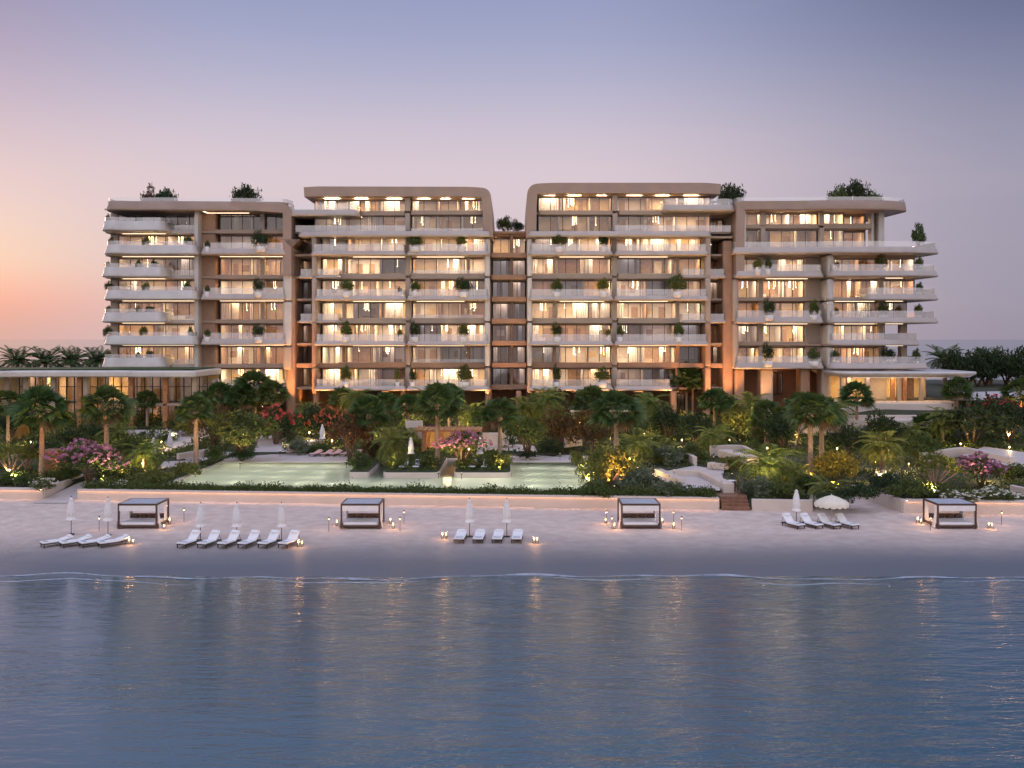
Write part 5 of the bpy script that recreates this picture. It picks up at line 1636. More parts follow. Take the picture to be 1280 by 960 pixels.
# broad trees and shrubs ------------------------------------------------
def shrub_mesh(seed, n, size, lobes, mat, flat=.8, flowers=None, fn=0):
    """a unit shrub (radius 1, base at z = 0) of several uneven leaf clumps; returns leaf and flower meshes"""
    r = random.Random(seed); L = Leaves(); Fl = Leaves()
    cs = []
    for i in range(lobes):
        a = i * 2.39996 + r.uniform(-.3, .3); q = .62 * math.sqrt((i + .5) / lobes)
        cr = r.uniform(.30, .46)
        zc = max(cr * .75, (.95 - q * .75) * flat * r.uniform(.75, 1.25))
        cs.append(((q * math.cos(a), q * math.sin(a), zc), (cr, cr, cr * .85)))
    for c, rad in cs:
        cloud(L, r, c, rad, n // lobes, size, .25, .45)
        if flowers:
            for _ in range(fn // lobes):
                d_ = rdir(r)
                if d_.z < -.2: continue
                p = Vector(c) + Vector((d_.x * rad[0], d_.y * rad[1], d_.z * rad[2])) * r.uniform(.92, 1.1)
                for _k in range(3):
                    u = rdir(r) * size * .75; w = u.cross(rdir(r)).normalized() * size * 1.3
                    Fl.quad(p + rdir(r) * size * .5, u, w)
    zs = sorted(p.z for p in L.v); rs = sorted(math.hypot(p.x, p.y) for p in L.v)
    kz = 1.0 / zs[int(len(zs) * .993)]; kr = .97 / rs[int(len(rs) * .97)]
    for T in (L, Fl):
        for p in T.v: p.x *= kr; p.y *= kr; p.z *= kz
    if flowers:
        n0, m0 = len(L.v), len(L.f)
        L.v += Fl.v; L.f += [tuple(i + n0 for i in f) for f in Fl.f]
        a = L.build('foliage', M[mat]); am = a.data; bpy.data.objects.remove(a)
        am.materials.append(M[flowers]); am.polygons.foreach_set('material_index', [0] * m0 + [1] * len(Fl.f))
        return am, None
    a = L.build('foliage', M[mat]); am = a.data; bpy.data.objects.remove(a)
    bm = None
    if flowers:
        b = Fl.build('flowers', M[flowers]); bm = b.data; bpy.data.objects.remove(b)
    return am, bm
SH = {
 'green': [shrub_mesh(60 + i, 1500, .075, 9, 'leaf') for i in range(3)],
 'dark': [shrub_mesh(70 + i, 1500, .075, 9, 'leaf_dark') for i in range(2)],
 'lime': [shrub_mesh(80 + i, 1300, .085, 8, 'leaf_lime') for i in range(2)],
 'gold': [shrub_mesh(85, 2200, .065, 11, 'leaf_gold')],
 'silver': [shrub_mesh(90 + i, 1100, .09, 8, 'leaf_silver') for i in range(2)],
 'red': [shrub_mesh(95 + i, 1500, .07, 9, 'leaf_red') for i in range(2)],
 'pink': [shrub_mesh(100 + i, 1300, .07, 10, 'leaf', .8, 'pink', 430) for i in range(2)],
 'purple': [shrub_mesh(105, 1300, .07, 10, 'leaf', .8, 'purple', 700)],
 'redfl': [shrub_mesh(110, 1500, .07, 9, 'leaf_dark', .8, 'redfl', 240)],
 'white': [shrub_mesh(115 + i, 1200, .08, 9, 'leaf', .7, 'whitefl', 160) for i in range(2)],
}
def stems(mb, r, h, spread, n=4, rad=.09):
    for i in range(n):
        a = i * 2.39996 + r.uniform(-.4, .4)
        e = (spread * math.cos(a), spread * math.sin(a), h)
        mb.tube([(0.05 * math.cos(a), .05 * math.sin(a), -.1), (e[0] * .35, e[1] * .35, h * .45), e], [rad, rad * .7, rad * .35], 6)
def plant(name, px, base, wpx, hpx, kind, label, cat, group=None, trunk=0.0, Y=None, z=None, var=0, depth=1.0):
    """shrub or tree: wpx × hpx in photo pixels, trunk = bare share of the height"""
    if Y is None: x, y, g = ground_at(px, base)
    else: x, y, g = X(px, Y), Y, gz(X(px, Y), Y)
    if z is not None: g = z
    elif POOL[0] < x < POOL[1] and wallY(x) + 1.6 < y < POOL[2] + .5: g = POOL_Z + .62
    w = wpx * y / F / 2; h = hpx * y / F
    t = thing(name, (x, y, g), label, cat, group)
    am, bm = SH[kind][var % len(SH[kind])]
    h0 = h * trunk
    for nm, d_ in (('foliage', am), ('flowers', bm)):
        if d_ is None: continue
        o = bpy.data.objects.new(nm, d_); C.objects.link(o); o.parent = t
        o.location = (0, 0, h0 - .05); o.scale = (w / .98, w / .98 * depth, h - h0); o.rotation_euler = (0, 0, px * .37)
    if trunk > 0:
        mb = MB(); stems(mb, random.Random(int(px)), h0 + (h - h0) * .55, w * .5, 5, max(.05, .035 * h))
        mb.build('trunk', M['bark_dark'], t, True)
    return t
TR = [
 ('broadleaf_tree', 302, 578, 92, 62, 'green', 'broad multi-stemmed tree at the rear left corner of the pool', .28),
 ('broadleaf_tree', 268, 558, 60, 50, 'red', 'reddish bushy tree behind the broad tree at the pool corner', .2),
 ('flowering_tree', 345, 556, 56, 46, 'redfl', 'dark tree dotted with red flowers above the pool path', .2),
 ('broadleaf_tree', 395, 545, 54, 40, 'dark', 'dark round tree below the tall orange pier', .2),
 ('flowering_tree', 437, 576, 56, 58, 'red', 'red-leaved tree beside the pink loungers', .28),
 ('broadleaf_tree', 415, 556, 48, 44, 'redfl', 'red-dotted tree left behind the red-leaved tree', .2),
 ('broadleaf_tree', 659, 574, 56, 52, 'green', 'multi-stemmed tree in a planter at the rear right of the pool', .3),
 ('broadleaf_tree', 699, 565, 58, 54, 'red', 'rust coloured tree right of the rear pool planter', .22),
 ('broadleaf_tree', 738, 568, 60, 56, 'red', 'dark rust tree left of the largest fan palm', .2),
 ('broadleaf_tree', 690, 528, 56, 40, 'dark', 'dark tree under the right tower balcony', .2),
 ('broadleaf_tree', 760, 612, 74, 54, 'lime', 'big rounded olive shrub at the right end of the pool', .04),
 ('broadleaf_tree', 836, 550, 54, 44, 'dark', 'dark tree right of the small hipped canopy', .15),
 ('broadleaf_tree', 870, 558, 50, 42, 'dark', 'dark tree above the lit dining deck', .15),
 ('broadleaf_tree', 925, 548, 50, 40, 'lime', 'amber lit tree before the orange stilts', .15),
 ('broadleaf_tree', 978, 560, 50, 42, 'dark', 'dark tree between the broad fan palm and its neighbour', .15),
 ('broadleaf_tree', 1046, 606, 58, 42, 'gold', 'golden lit round shrub left of the diagonal white wall', .1),
 ('broadleaf_tree', 1060, 572, 56, 40, 'dark', 'dark tree behind the golden shrub', .15),
 ('broadleaf_tree', 1105, 560, 60, 46, 'dark', 'dark tree below the lower terrace wall', .15),
 ('broadleaf_tree', 1150, 580, 56, 40, 'green', 'green tree behind the lit dragon tree', .15),
 ('broadleaf_tree', 1216, 560, 92, 64, 'dark', 'large dark spreading tree at the right before the pavilion', .22),
 ('broadleaf_tree', 1262, 552, 60, 50, 'dark', 'dark tree at the right edge behind the grey wall', .15),
 ('flowering_tree', 1240, 530, 60, 34, 'redfl', 'red flowering tree behind the large dark tree at the right', .15),
 ('broadleaf_tree', 20, 552, 56, 44, 'dark', 'dark tree at the left edge behind the yellow yucca', .15),
 ('broadleaf_tree', 88, 566, 52, 34, 'dark', 'dark tree behind the bougainvillea in the left garden', .15),
 ('broadleaf_tree', 160, 574, 44, 30, 'green', 'low green tree between the left palms and the umbrellas', .15),
 ('broadleaf_tree', 530, 545, 50, 34, 'green', 'lit green tree in front of the pale wall panel', .15),
 ('broadleaf_tree', 455, 545, 46, 36, 'dark', 'dark tree before the left tower base', .15),
 ('broadleaf_tree', 606, 545, 44, 32, 'dark', 'dark tree right of the yellow lit feather palm', .15),
 ('broadleaf_tree', 792, 552, 40, 30, 'dark', 'dark tree under the hipped canopy', .1),
]
for i, (nm, px, ba, w, h, k, lab, tr) in enumerate(TR): plant(nm, px, ba, w, h, k, lab, 'tree', 'trees in the garden', tr, var=i)
for i, (px, w, h, tp) in enumerate(((1196, 40, 52, 438), (1212, 44, 56, 440), (1232, 56, 66, 436), (1258, 60, 62, 437), (1284, 56, 64, 434), (1222, 60, 54, 452), (1270, 60, 50, 452))):
    y = 190 + 4 * (i % 4)
    g = gz(X(px, y), y); hh = (Z(tp, y) - g) * F / y
    plant('evergreen_tree', px, 0, w, hh, 'dark', ['slim dark tree right of the date palm silhouette', 'dark tree above the right pavilion tip', 'tall dark tree in the far grove on the right', 'broad dark tree in the far grove near the right edge', 'dark tree of the far grove cut by the right edge', 'lower dark tree in front of the far grove', 'lower dark tree at the right of the far grove'][i], 'tree', 'trees of the far grove', .18, Y=y, var=i)
for i, (px, w, tp) in enumerate(((2, 44, 459), (40, 44, 458), (74, 44, 459), (106, 40, 458), (132, 40, 459))):
    y = 194.0
    g = gz(X(px, y), y); hh = (Z(tp, y) - g) * F / y
    plant('evergreen_tree', px, 0, w, hh, 'dark', ['dark bush below the leftmost date palm silhouette', 'dark bush between the first two date palm silhouettes', 'dark bush between the second and third date palm silhouettes', 'dark bush right of the third date palm silhouette', 'dark bush at the foot of the left wing'][i], 'tree', 'bushes beyond the left pavilion', .1, Y=y, var=i)
SB = [
 ('bougainvillea', 111, 604, 82, 50, 'pink', 'large pink bougainvillea around the palm trunk at the left', 'flowering shrub', .25),
 ('bougainvillea', 577, 592, 62, 46, 'pink', 'violet-pink bougainvillea on stems before the pergola', 'flowering shrub', .4),
 ('bougainvillea', 533, 546, 34, 16, 'purple', 'small violet bougainvillea on top of the pergola line', 'flowering shrub', .0),
 ('bougainvillea', 1226, 610, 62, 42, 'pink', 'pink flowering shrub behind the rightmost daybed', 'flowering shrub', .3),
 ('flowering_shrub', 52, 613, 34, 16, 'white', 'white flowering shrub beside the ramp at the left', 'flowering shrub', 0),
 ('flowering_shrub', 150, 612, 22, 12, 'white', 'small white flowering shrub on the wall at the left', 'flowering shrub', 0),
 ('flowering_shrub', 1200, 628, 54, 16, 'white', 'white flowering shrub row above the rightmost daybed', 'flowering shrub', 0),
 ('flowering_shrub', 1245, 627, 50, 18, 'white', 'white flowering shrub on the wall right of the rightmost daybed', 'flowering shrub', 0),
 ('flowering_shrub', 1110, 604, 30, 16, 'white', 'pale flowering shrub by the orange lit feather palm trunk', 'flowering shrub', 0),
 ('flowering_shrub', 210, 552, 24, 14, 'white', 'bright flowering shrub lit beside the left plaza', 'flowering shrub', 0),
 ('flowering_shrub', 405, 553, 26, 15, 'white', 'pale flowering shrub behind the closed umbrella near the pink loungers', 'flowering shrub', 0),
 ('flowering_shrub', 635, 560, 20, 20, 'white', 'pale flowering shrub at the lilac paving right of the islands', 'flowering shrub', 0),
 ('shrub', 150, 600, 60, 20, 'green', 'low shrub right of the pink bougainvillea', 'shrub', 0),
 ('shrub', 190, 604, 56, 16, 'lime', 'yellowish low shrub mound left of the pool', 'shrub', 0),
 ('shrub', 232, 597, 40, 20, 'lime', 'yellow-green shrub at the foot of the slim palm left of the pool', 'shrub', 0),
 ('shrub', 268, 580, 30, 16, 'green', 'green shrub along the pool edge below the broad tree', 'shrub', 0),
 ('shrub', 303, 579, 36, 12, 'dark', 'clipped dark shrub at the foot of the broad pool tree', 'shrub', 0),
 ('shrub', 372, 568, 36, 20, 'silver', 'silvery shrub left of the pink loungers', 'shrub', 0),
 ('shrub', 400, 566, 36, 14, 'green', 'green shrub behind the pink loungers', 'shrub', 0),
 ('shrub', 358, 552, 34, 18, 'silver', 'pale shrub at the top of the pool path', 'shrub', 0),
 ('shrub', 449, 591, 30, 22, 'green', 'green shrub on the smallest pool island', 'shrub', 0),
 ('shrub', 496, 592, 34, 20, 'lime', 'lit shrub at the left on the middle pool island', 'shrub', 0),
 ('shrub', 535, 592, 34, 18, 'green', 'green shrub at the right on the middle pool island', 'shrub', 0),
 ('shrub', 582, 592, 30, 14, 'lime', 'lit shrub at the left on the right pool island', 'shrub', 0),
 ('shrub', 622, 592, 40, 24, 'green', 'green rounded shrub at the right end of the right pool island', 'shrub', 0),
 ('shrub', 660, 575, 28, 8, 'dark', 'low dark shrub at the foot of the rear pool planter tree', 'shrub', 0),
 ('shrub', 690, 569, 34, 20, 'dark', 'dark shrub on the rear pool deck edge', 'shrub', 0),
 ('shrub', 745, 622, 44, 22, 'green', 'grassy green shrub below the big olive shrub', 'shrub', 0),
 ('shrub', 798, 614, 60, 28, 'silver', 'broad silvery shrub above the daybed near the steps', 'shrub', 0),
 ('shrub', 838, 620, 60, 18, 'silver', 'low silvery shrub left of the timber steps', 'shrub', 0),
 ('shrub', 880, 622, 40, 14, 'green', 'trailing green shrub at the wall left of the timber steps', 'shrub', 0),
 ('shrub', 830, 580, 56, 24, 'silver', 'grey-green shrub above the white sofa plinth', 'shrub', 0),
 ('shrub', 862, 576, 50, 22, 'green', 'green shrub behind the curved bench wall', 'shrub', 0),
 ('shrub', 905, 566, 34, 20, 'dark', 'dark shrub between the white curved walls above the deck', 'shrub', 0),
 ('shrub', 915, 588, 44, 18, 'lime', 'bright lime shrub lit above the deck chairs', 'shrub', 0),
 ('shrub', 948, 620, 46, 24, 'silver', 'silvery shrub right of the timber steps', 'shrub', 0),
 ('shrub', 982, 622, 46, 20, 'green', 'green shrub on the wall behind the right lounger row', 'shrub', 0),
 ('shrub', 1010, 612, 34, 20, 'green', 'green shrub left of the low spreading feather palm', 'shrub', 0),
 ('shrub', 1078, 626, 50, 22, 'dark', 'dark mound of shrub between the open umbrella and the diagonal wall', 'shrub', 0),
 ('shrub', 1045, 628, 60, 18, 'dark', 'dark mound of shrub behind the open umbrella', 'shrub', 0),
 ('shrub', 1105, 618, 46, 26, 'dark', 'dark shrub right of the diagonal white wall', 'shrub', 0),
 ('shrub', 1135, 624, 56, 26, 'green', 'green shrub on the wall left of the rightmost daybed', 'shrub', 0),
 ('shrub', 1165, 622, 56, 22, 'green', 'green shrub at the foot of the lit dragon tree', 'shrub', 0),
 ('shrub', 1268, 600, 40, 22, 'green', 'green shrub at the right edge below the grey wall', 'shrub', 0),
 ('shrub', 20, 606, 60, 18, 'green', 'low shrub at the left edge above the wall', 'shrub', 0),
 ('shrub', 82, 600, 40, 18, 'green', 'green shrub at the foot of the orange cabin', 'shrub', 0),
 ('shrub', 60, 572, 50, 22, 'dark', 'dark shrub behind the orange cabin', 'shrub', 0),
 ('shrub', 120, 548, 60, 18, 'dark', 'dark hedge shrub below the left pavilion', 'shrub', 0),
 ('shrub', 230, 545, 36, 18, 'lime', 'lit shrub right of the left plaza', 'shrub', 0),
 ('shrub', 470, 575, 40, 24, 'red', 'coppery shrub under the grey trunked fan palm', 'shrub', 0),
 ('shrub', 508, 558, 50, 24, 'lime', 'yellow lit shrub at the left end of the pergola', 'shrub', 0),
 ('shrub', 775, 580, 44, 24, 'dark', 'dark shrub behind the stout coral lit trunk', 'shrub', 0),
 ('shrub', 720, 590, 20, 20, 'lime', 'small lit shrub at the pool end of the olive shrub', 'shrub', 0),
]
for i, (nm, px, ba, w, h, k, lab, cat, tr) in enumerate(SB):
    plant(nm, px, ba, w, h, k, lab, cat, 'garden shrubs' if nm == 'shrub' else 'flowering shrubs in the garden', tr, var=i)

# dragon tree and spiky yuccas
def spike_plant(px, base, wpx, hpx, label, name, mat, branches=True, n=14):
    r = random.Random(int(px))
    x, y, g = ground_at(px, base)
    w, h = wpx * y / F / 2, hpx * y / F
    t = thing(name, (x, y, g), label, 'spiky plant')
    tr = MB(); L = Leaves()
    for i in range(n):
        a = i * 2.39996; q = math.sqrt((i + .5) / n)
        e = Vector((w * .72 * q * math.cos(a), w * .72 * q * math.sin(a), h * (.82 - .35 * q * q + r.uniform(-.06, .06))))
        tr.tube([(0, 0, -.1), (e.x * .3, e.y * .3, e.z * .35), tuple(e)], [.13, .1, .06], 6)
        for k in range(46):
            d_ = rdir(r); d_ = Vector((d_.x, d_.y, abs(d_.z) * 1.0 - .15)).normalized()
            ln = h * .30 * r.uniform(.7, 1.15)
            sd = d_.cross(rdir(r)).normalized() * .045
            tip = e + d_ * ln + Vector((0, 0, -.1 * ln))
            b = len(L.v); L.v += [e, e + d_ * ln * .5 + sd, tip, e + d_ * ln * .5 - sd]; L.f.append((b, b + 1, b + 2, b + 3))
    tr.build('trunk', M['bark'], t, True); L.build('foliage', M[mat], t)
    return t
spike_plant(1168, 612, 76, 48, 'branching dragon tree glowing yellow above the rightmost daybed', 'dragon_tree', 'leaf_lime')
spike_plant(14, 596, 56, 44, 'yellow-green yucca clump at the left edge', 'yucca', 'leaf_lime', n=10)
spike_plant(34, 590, 34, 36, 'orange tinted yucca beside the orange cabin', 'yucca', 'leaf_lime', n=7)
spike_plant(1128, 600, 40, 30, 'grassy yucca left of the lit dragon tree', 'yucca', 'feather', n=7) if 0 else None
spike_plant(742, 616, 30, 16, 'blue-green yucca at the pool wall end', 'yucca', 'leaf_silver', n=4)

# hedge along the pool front: separate clipped plants would merge into one strip, so it is one ragged hedge
r = random.Random(9); L = Leaves()
x = X(100, 101)
while x < STEP0 - .6:
    y0 = wallY(x) + .05
    hh = .48 + .26 * math.sin(x * .5) * math.sin(x * 1.3 + 1) + (.25 if x < -33 or x > 8.5 else 0)
    wdt = 1.0 if POOL[0] < x < POOL[1] else 1.5
    for _ in range(90):
        p = Vector((x + r.uniform(-.3, .3), y0 + r.uniform(0, wdt + .5), 1.42 + abs(r.gauss(0, .5)) * hh))
        u = (rdir(r) + Vector((0, 0, .9))).normalized() * r.uniform(.09, .2)
        L.quad(p, u, u.cross(rdir(r)).normalized() * .1)
    x += .25
tag(L.build('hedge', M['leaf']), 'long ragged green hedge on top of the white wall in front of the pool', 'hedge')

# ------------------------------------------------------------ garden lighting
BOLL_W = 175
W1, W2, W3 = (1, .66, .26), (1, .78, .36), (1, .45, .16)
UL = [(52, 600, 'spotlight at the foot of the palm by the orange cabin', 500, W3), (128, 606, 'spotlight under the left bougainvillea', 500, W2), (181, 592, 'spotlight before the left feather palm', 500, W2),
 (245, 588, 'spotlight at the slim palm left of the pool', 450, W3), (16, 603, 'spotlight under the left yucca clump', 700, W2), (300, 581, 'spotlight under the broad pool tree', 350, W1),
 (350, 566, 'spotlight by the pool path', 350, W1), (433, 580, 'spotlight under the red-leaved tree', 350, W3), (490, 588, 'spotlight under the feather palm by the pergola', 800, W2),
 (548, 594, 'spotlight on the middle pool island', 500, W3), (577, 595, 'spotlight under the bougainvillea on the right pool island', 600, W2), (625, 590, 'spotlight at the dark trunk on the right pool island', 250, W1), (590, 548, 'spotlight under the feather palm before the left tower', 1200, W2),
 (511, 545, 'spotlight washing the pale wall panel', 900, W2), (660, 578, 'spotlight under the rear pool planter tree', 300, W1), (700, 570, 'spotlight under the rust coloured tree', 350, W3), (768, 612, 'spotlight at the stout coral trunk', 800, W3),
 (735, 606, 'spotlight under the olive shrub', 500, W2), (797, 588, 'spotlight under the feather palm right of the pool', 700, W2), (892, 574, 'spotlight above the dining deck', 500, W1), (960, 612, 'spotlight under the bright feather palm', 1100, W2),
 (915, 596, 'spotlight on the lime shrub by the deck', 700, W2), (1013, 606, 'spotlight at the coral trunk left of the golden shrub', 700, W3), (1045, 614, 'spotlight under the golden shrub', 1100, W1), (1102, 601, 'spotlight under the orange lit feather palm', 700, W1),
 (1168, 620, 'spotlight under the dragon tree', 1300, W1), (1226, 616, 'spotlight under the right pink shrub', 600, W1), (1277, 524, 'spotlight at the right edge palm', 500, W3), (1215, 568, 'spotlight under the large dark tree', 300, W3), (925, 552, 'spotlight under the amber tree', 700, W1),
 (860, 526, 'spotlight under the twin palms', 700, W3), (428, 535, 'spotlight at the palm before the left tower', 700, W3), (560, 548, 'spotlight behind the pergola', 800, W2), (740, 545, 'spotlight under the palm behind the largest one', 500, W2), (1000, 556, 'spotlight behind the tall lit pair', 400, W1), (215, 548, 'spotlight at the left plaza', 600, W2)]
for (px, py, lab, en, col) in UL: uplight(px, py + 5, lab, en * 3.6, col, tilt=(0, 1.5, 2.2), size=105)
for (px, lab, en) in ((362, 'spotlight at the tall orange pier between left wing and left tower', 5000), (395, 'spotlight at the left column of the left tower', 2600), (434, 'spotlight at the second column of the left tower', 1500), (504, 'spotlight at the middle columns of the left tower', 1500), (610, 'spotlight at the right column of the left tower', 2600), (648, 'spotlight at the left column of the right tower', 1800),
                      (704, 'spotlight under the left bay of the right tower', 1600), (764, 'spotlight under the middle of the right tower', 1600), (842, 'spotlight under the right bay of the right tower', 2200), (884, 'spotlight at the right column of the right tower', 2400), (911, 'spotlight at the copper pier between right tower and right wing', 4600), (958, 'spotlight at the second stilt of the right wing', 3000), (1032, 'spotlight at the third stilt of the right wing', 3600), (330, 'spotlight at the base of the left wing', 2200)):
    x = X(px, 155.6)
    uplight(px, 0, lab, en * 1.6, (1, .46, .15), tilt=(0, .55, 2.2), size=75, Y=155.6)
# low bollards added to give the beds an overall golden glow
bp = None; br_ = random.Random(21); nb = 0
for (gx_, gy_) in [(x_, y_) for y_ in (108, 116, 127, 134, 141, 148, 154) for x_ in range(-70, 76, 9)]:
    x, y = gx_ + br_.uniform(-3, 3), gy_ + br_.uniform(-2.5, 2.5)
    if abs(x) > y * .53 or y < front(x) + 2 or any(inside(x, y, p) for p in KEEP) or (x > 40 and y > 138) or (x < pav(252) and y > 145): continue
    if POOL[0] - 1 < x < POOL[1] + 1 and y < POOL[2] + 1: continue
    nb += 1
    if bp is None:
        bp = thing('added_bollard_lamp', (0, 0, 0), 'added low bollard lamp for a golden glow in the garden planting', 'bollard lamp', 'added low bollard lamps in the garden beds')
        MB().tube([(0, 0, -.1), (0, 0, .78)], .06, 8).build('post', M['darkmetal'], bp)
        MB().lathe([(0, .782), (.055, .782), (.055, .90), (0, .90)], 8).build('lens', M['softlens'], bp)
        MB().lathe([(0, .902), (.11, .902), (.11, .94), (0, .95)], 10).build('cap', M['darkmetal'], bp)
        o = bp
    else: o = copy_tree(bp)
    o.location = (x, y, gz(x, y))
    add_light('added_bollard_light', 'POINT', (0, -.14, .85), BOLL_W, (1, .66, .27), o, rad=.07)
    SPOTS.append((x, y))
# copper recesses beside the towers, washed from below
for (px, lab, en) in ((378, 'spotlight in the copper recess left of the left tower', 1800), (900, 'spotlight in the copper recess right of the right tower', 1800), (985, 'spotlight under the right wing soffit', 1600), (625, 'spotlight in the link courtyard', 700)):
    uplight(px, 0, lab, en * 1.8, (1, .46, .15), tilt=(0, .15, 2.2), size=85, Y=163.0)

# ground cover
r = random.Random(17); L = Leaves(); L2 = Leaves()
def blocked(x, y):
    if STEP0 - 1.4 < x < STEP1 + .3 and y < sy + 10.5: return True
    if PATH0 - .5 < x < PATH1 + 1.4 and y < 107: return True
    if x > 40 and y > 138.5: return True
    for p in KEEP:
        if inside(x, y, p): return True
    for (sx, sy_) in SPOTS:
        if abs(x - sx) < .7 and -1.2 < y - sy_ < 1.6: return True
    return False
n = 0
for _ in range(60000):
    x, y = r.uniform(-82, 90), 96 + 62 * r.random() ** 1.25
    if abs(x) > y * .56 or y < front(x) + .4 or blocked(x, y): continue
    k = .5 + .5 * math.sin(x * .55 + 2 * math.sin(y * .4)) * math.cos(y * .6 + math.sin(x * .3))
    if r.random() > .3 + .7 * k: continue
    hh = .12 + .5 * k
    g = gz(x, y)
    T = L if math.sin(x * .23 + y * .31) < .55 else L2
    for _k in range(3):
        p = Vector((x + r.uniform(-.2, .2), y + r.uniform(-.2, .2), g + r.uniform(.0, hh)))
        u = (rdir(r) + Vector((0, 0, .5))).normalized() * r.uniform(.1, .24)
        T.quad(p, u, u.cross(rdir(r)).normalized() * r.uniform(.1, .2))
L3 = Leaves()
for _ in range(26000):
    x, y = r.uniform(-78, 88), r.uniform(126, 157)
    if abs(x) > y * .54 or blocked(x, y): continue
    k = .5 + .5 * math.sin(x * .41 + 1.7 * math.sin(y * .33)) * math.cos(y * .5 + math.sin(x * .27))
    if r.random() > .15 + .85 * k: continue
    hh = (.4 + 2.0 * k) * smooth(y, 124, 140)
    g = gz(x, y)
    for _k in range(4):
        p = Vector((x + r.uniform(-.4, .4), y + r.uniform(-.4, .4), g + hh * r.random() ** .6))
        u = (rdir(r) + Vector((0, 0, .3))).normalized() * r.uniform(.14, .32)
        L3.quad(p, u, u.cross(rdir(r)).normalized() * r.uniform(.14, .26))
for (T, mt, nm) in ((L3, 'leaf', 'underplanting'), (L, 'leaf', 'ground_cover'), (L2, 'leaf_silver', 'pale_ground_cover')):
    o = T.build(nm, M[mt]); o['kind'] = 'stuff'
# planting on the islands
r = random.Random(4); L = Leaves()
for (xa, xb, ya, yb) in ISL:
    for _ in range(int((xb - xa) * (yb - ya) * 26)):
        x, y = r.uniform(xa + .3, xb - .3), r.uniform(ya + .25, yb)
        p = Vector((x, y, POOL_Z + .6 + r.random() * (.25 + .35 * (math.sin(x * 2) * .5 + .5))))
        u = (rdir(r) + Vector((0, 0, .6))).normalized() * r.uniform(.08, .2)
        L.quad(p, u, u.cross(rdir(r)).normalized() * .12)
o = L.build('island_ground_cover', M['leaf']); o['kind'] = 'stuff'

# balcony and roof plants ------------------------------------------------
BLK = {'lw': 'left wing', 'lt': 'left tower', 'lk': 'central link', 'rt': 'right tower', 'rw': 'right wing'}
ORD = ['first', 'second', 'third', 'fourth', 'fifth', 'sixth', 'seventh', 'eighth', 'ninth', 'tenth']
FL = {'lw': [290, 319, 347, 375, 403, 431, 459, 487], 'lt': [266, 291, 319, 347, 375, 403, 431, 459, 487], 'rt': [266, 291, 319, 347, 375, 403, 431, 459, 487], 'rw': [284, 318, 347, 375, 404, 432, 461]}
BP = {'lw': [(135, 271, 8), (173, 272, 9), (139, 301, 11), (183, 301, 12), (235, 299, 12), (326, 299, 26), (259, 304, 8), (135, 331, 9), (173, 328, 9), (193, 328, 10), (136, 356, 12), (183, 358, 12), (234, 356, 11), (323, 354, 15), (259, 360, 8),
             (136, 386, 9), (173, 386, 9), (187, 385, 11), (135, 413, 14), (180, 414, 13), (238, 411, 8), (323, 412, 17), (259, 415, 9), (136, 442, 9), (173, 443, 8), (187, 440, 10)],
      'lt': [(519, 302, 22), (577, 300, 16), (433, 357, 18), (500, 363, 7), (519, 356, 13), (579, 357, 24), (432, 408, 16), (518, 407, 13), (579, 411, 15), (500, 414, 7), (432, 463, 15), (516, 465, 10), (580, 465, 22), (497, 465, 9)],
      'rt': [(699, 297, 20), (754, 296, 14), (696, 355, 15), (754, 355, 17), (846, 355, 28), (696, 409, 15), (775, 411, 10), (760, 415, 8), (848, 409, 14), (696, 460, 12), (752, 468, 22)],
      'rw': [(947, 329, 13), (960, 326, 10), (961, 380, 18), (1017, 380, 13), (960, 436, 18), (1017, 442, 18), (1046, 328, 8), (1101, 325, 18), (1149, 326, 11), (1149, 357, 10), (1046, 386, 7), (1104, 384, 16), (1148, 385, 11), (1043, 442, 14), (1110, 442, 22), (1145, 440, 11)]}
SIDE = {'lw': [(150, 'at the far left end'), (200, 'in its left half'), (250, 'just left of the copper pier'), (300, 'just right of the copper pier'), (400, 'in its right half')],
        'lt': [(470, 'in its left bay'), (508, 'left of its central pier'), (540, 'right of its central pier'), (700, 'at its right end')],
        'rt': [(720, 'at its left end'), (764, 'left of its central pier'), (790, 'right of its central pier'), (900, 'in its right bay')],
        'rw': [(952, 'at its left end'), (980, 'in its left bay'), (1030, 'left of its middle pier'), (1060, 'right of its middle pier'), (1120, 'in its right bay'), (1200, 'at its far right end')]}
seen_l = {}
bi = 0
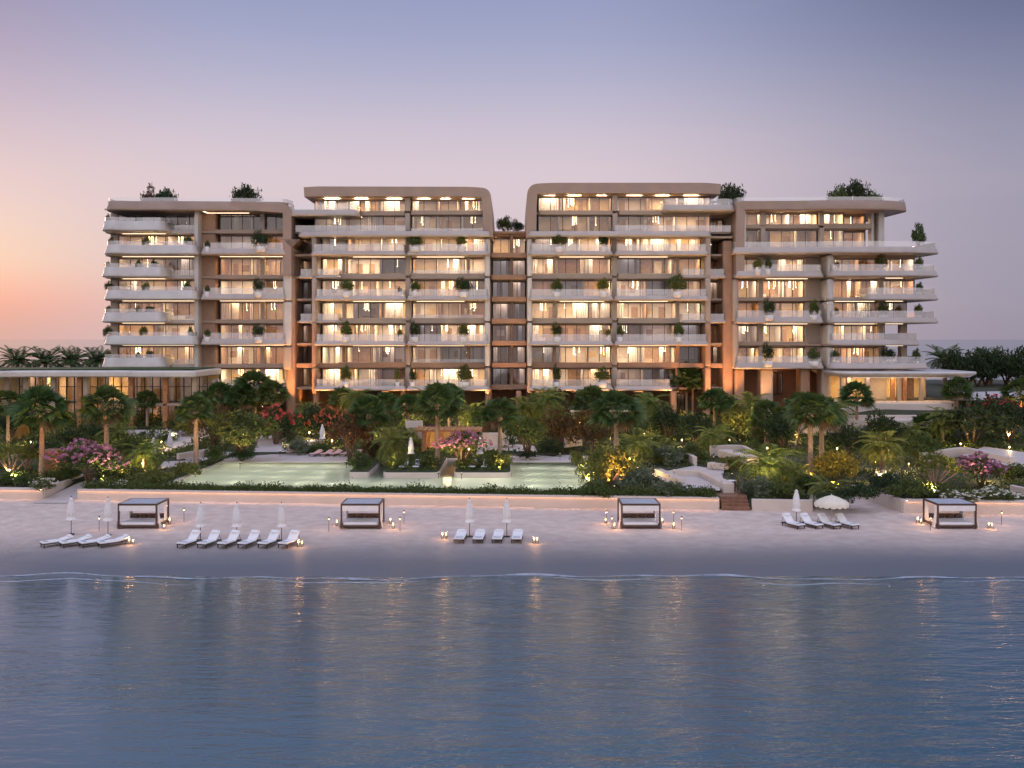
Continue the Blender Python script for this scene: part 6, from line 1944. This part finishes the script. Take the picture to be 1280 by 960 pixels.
for blk, lst in BP.items():
    for (px, py, w) in lst:
        fl = next(i for i, q in enumerate(FL[blk]) if q > py)
        z = Zl(FL[blk][fl]) + .3
        y = 157.4 + (0.3 if blk in ('lt', 'rt') else -.1)
        if blk == 'lw' and px < 160: y = 158.0
        side = next(s for q, s in SIDE[blk] if px < q)
        kind = ['green', 'dark', 'green', 'lime'][bi % 4] if w < 18 else ['green', 'dark'][bi % 2]
        top = Z(py - w * .42, y)
        size = 'wide' if w > 19 else ('small' if w < 10 else 'rounded')
        lab = '%s potted shrub, %s balcony down on the %s, %s' % (size, ORD[fl], BLK[blk], side)
        if lab in seen_l: lab = lab.replace('potted shrub', 'second potted shrub')
        assert len(lab.split()) <= 16 and lab not in seen_l, lab
        seen_l[lab] = 1
        hh = .9
        t = thing('potted_shrub', (X(px, y), y, z), lab, 'potted plant', 'potted shrubs on the balconies')
        q = min(.8, w * y / F * .32)
        MB().lathe([(0, 0), (q * .75, 0), (q, .12), (q * 1.05, hh), (q * .9, hh), (q * .88, hh - .08), (0, hh - .08)], 14).build('planter', M['planter'], t, True)
        o = bpy.data.objects.new('foliage', SH[kind][bi % len(SH[kind])][0]); C.objects.link(o); o.parent = t
        rr = w * y / F / 2
        o.location = (0, 0, hh - .15); o.scale = (rr, min(rr, 1.2), max(.9, top - z - hh + .15)); o.rotation_euler = (0, 0, 0)
        bi += 1
def roof_plant(px, base, w, h, Y, lab, kind='dark', pot=False):
    z = Z(base, Y)
    plant('roof_tree', px, 0, w, h, kind, lab, 'tree', 'trees on the roofs', .12, Y=Y, z=z, var=int(px))
zr_ = Zl(262) + .2
for (px, tp, w, Y, zz, lab, kind) in [
 (186, 230, 22, 166, Zl(262), 'loose pinkish-green roof tree near the left end of the left wing', 'red'), (206, 236, 34, 167, Zl(262), 'wide low dark tree on the roof of the left wing', 'dark'),
 (306, 231, 38, 167, Zl(262), 'dark tree on the roof of the left wing towards the left tower', 'dark'),
 (630, 270, 22, 165, Zl(287), 'loose bush on the roof of the link, on the left', 'green'), (647, 274, 20, 165, Zl(287), 'rounded bush on the roof of the link, on the right', 'dark'),
 (912, 230, 38, 166, Zl(262), 'dark roof tree between the right tower and the right wing', 'dark'),
 (1048, 232, 28, 166, Zl(262), 'loose roof tree at the left of the group on the right wing', 'green'), (1068, 225, 36, 167, Zl(262), 'tallest dark roof tree on the right wing', 'dark'), (1090, 238, 26, 166, Zl(262), 'low roof bush at the right of the group on the right wing', 'green'),
 (1148, 279, 20, 158.2, Zl(318.5) + .9, 'upright tree in a white planter at the tip of the right wing terrace', 'green')]:
    hh = (Z(tp, Y) - zz) * F / Y
    plant('roof_tree', px, 0, w, hh, kind, lab, 'tree', 'trees on the roofs', .12, Y=Y, z=zz, var=int(px))
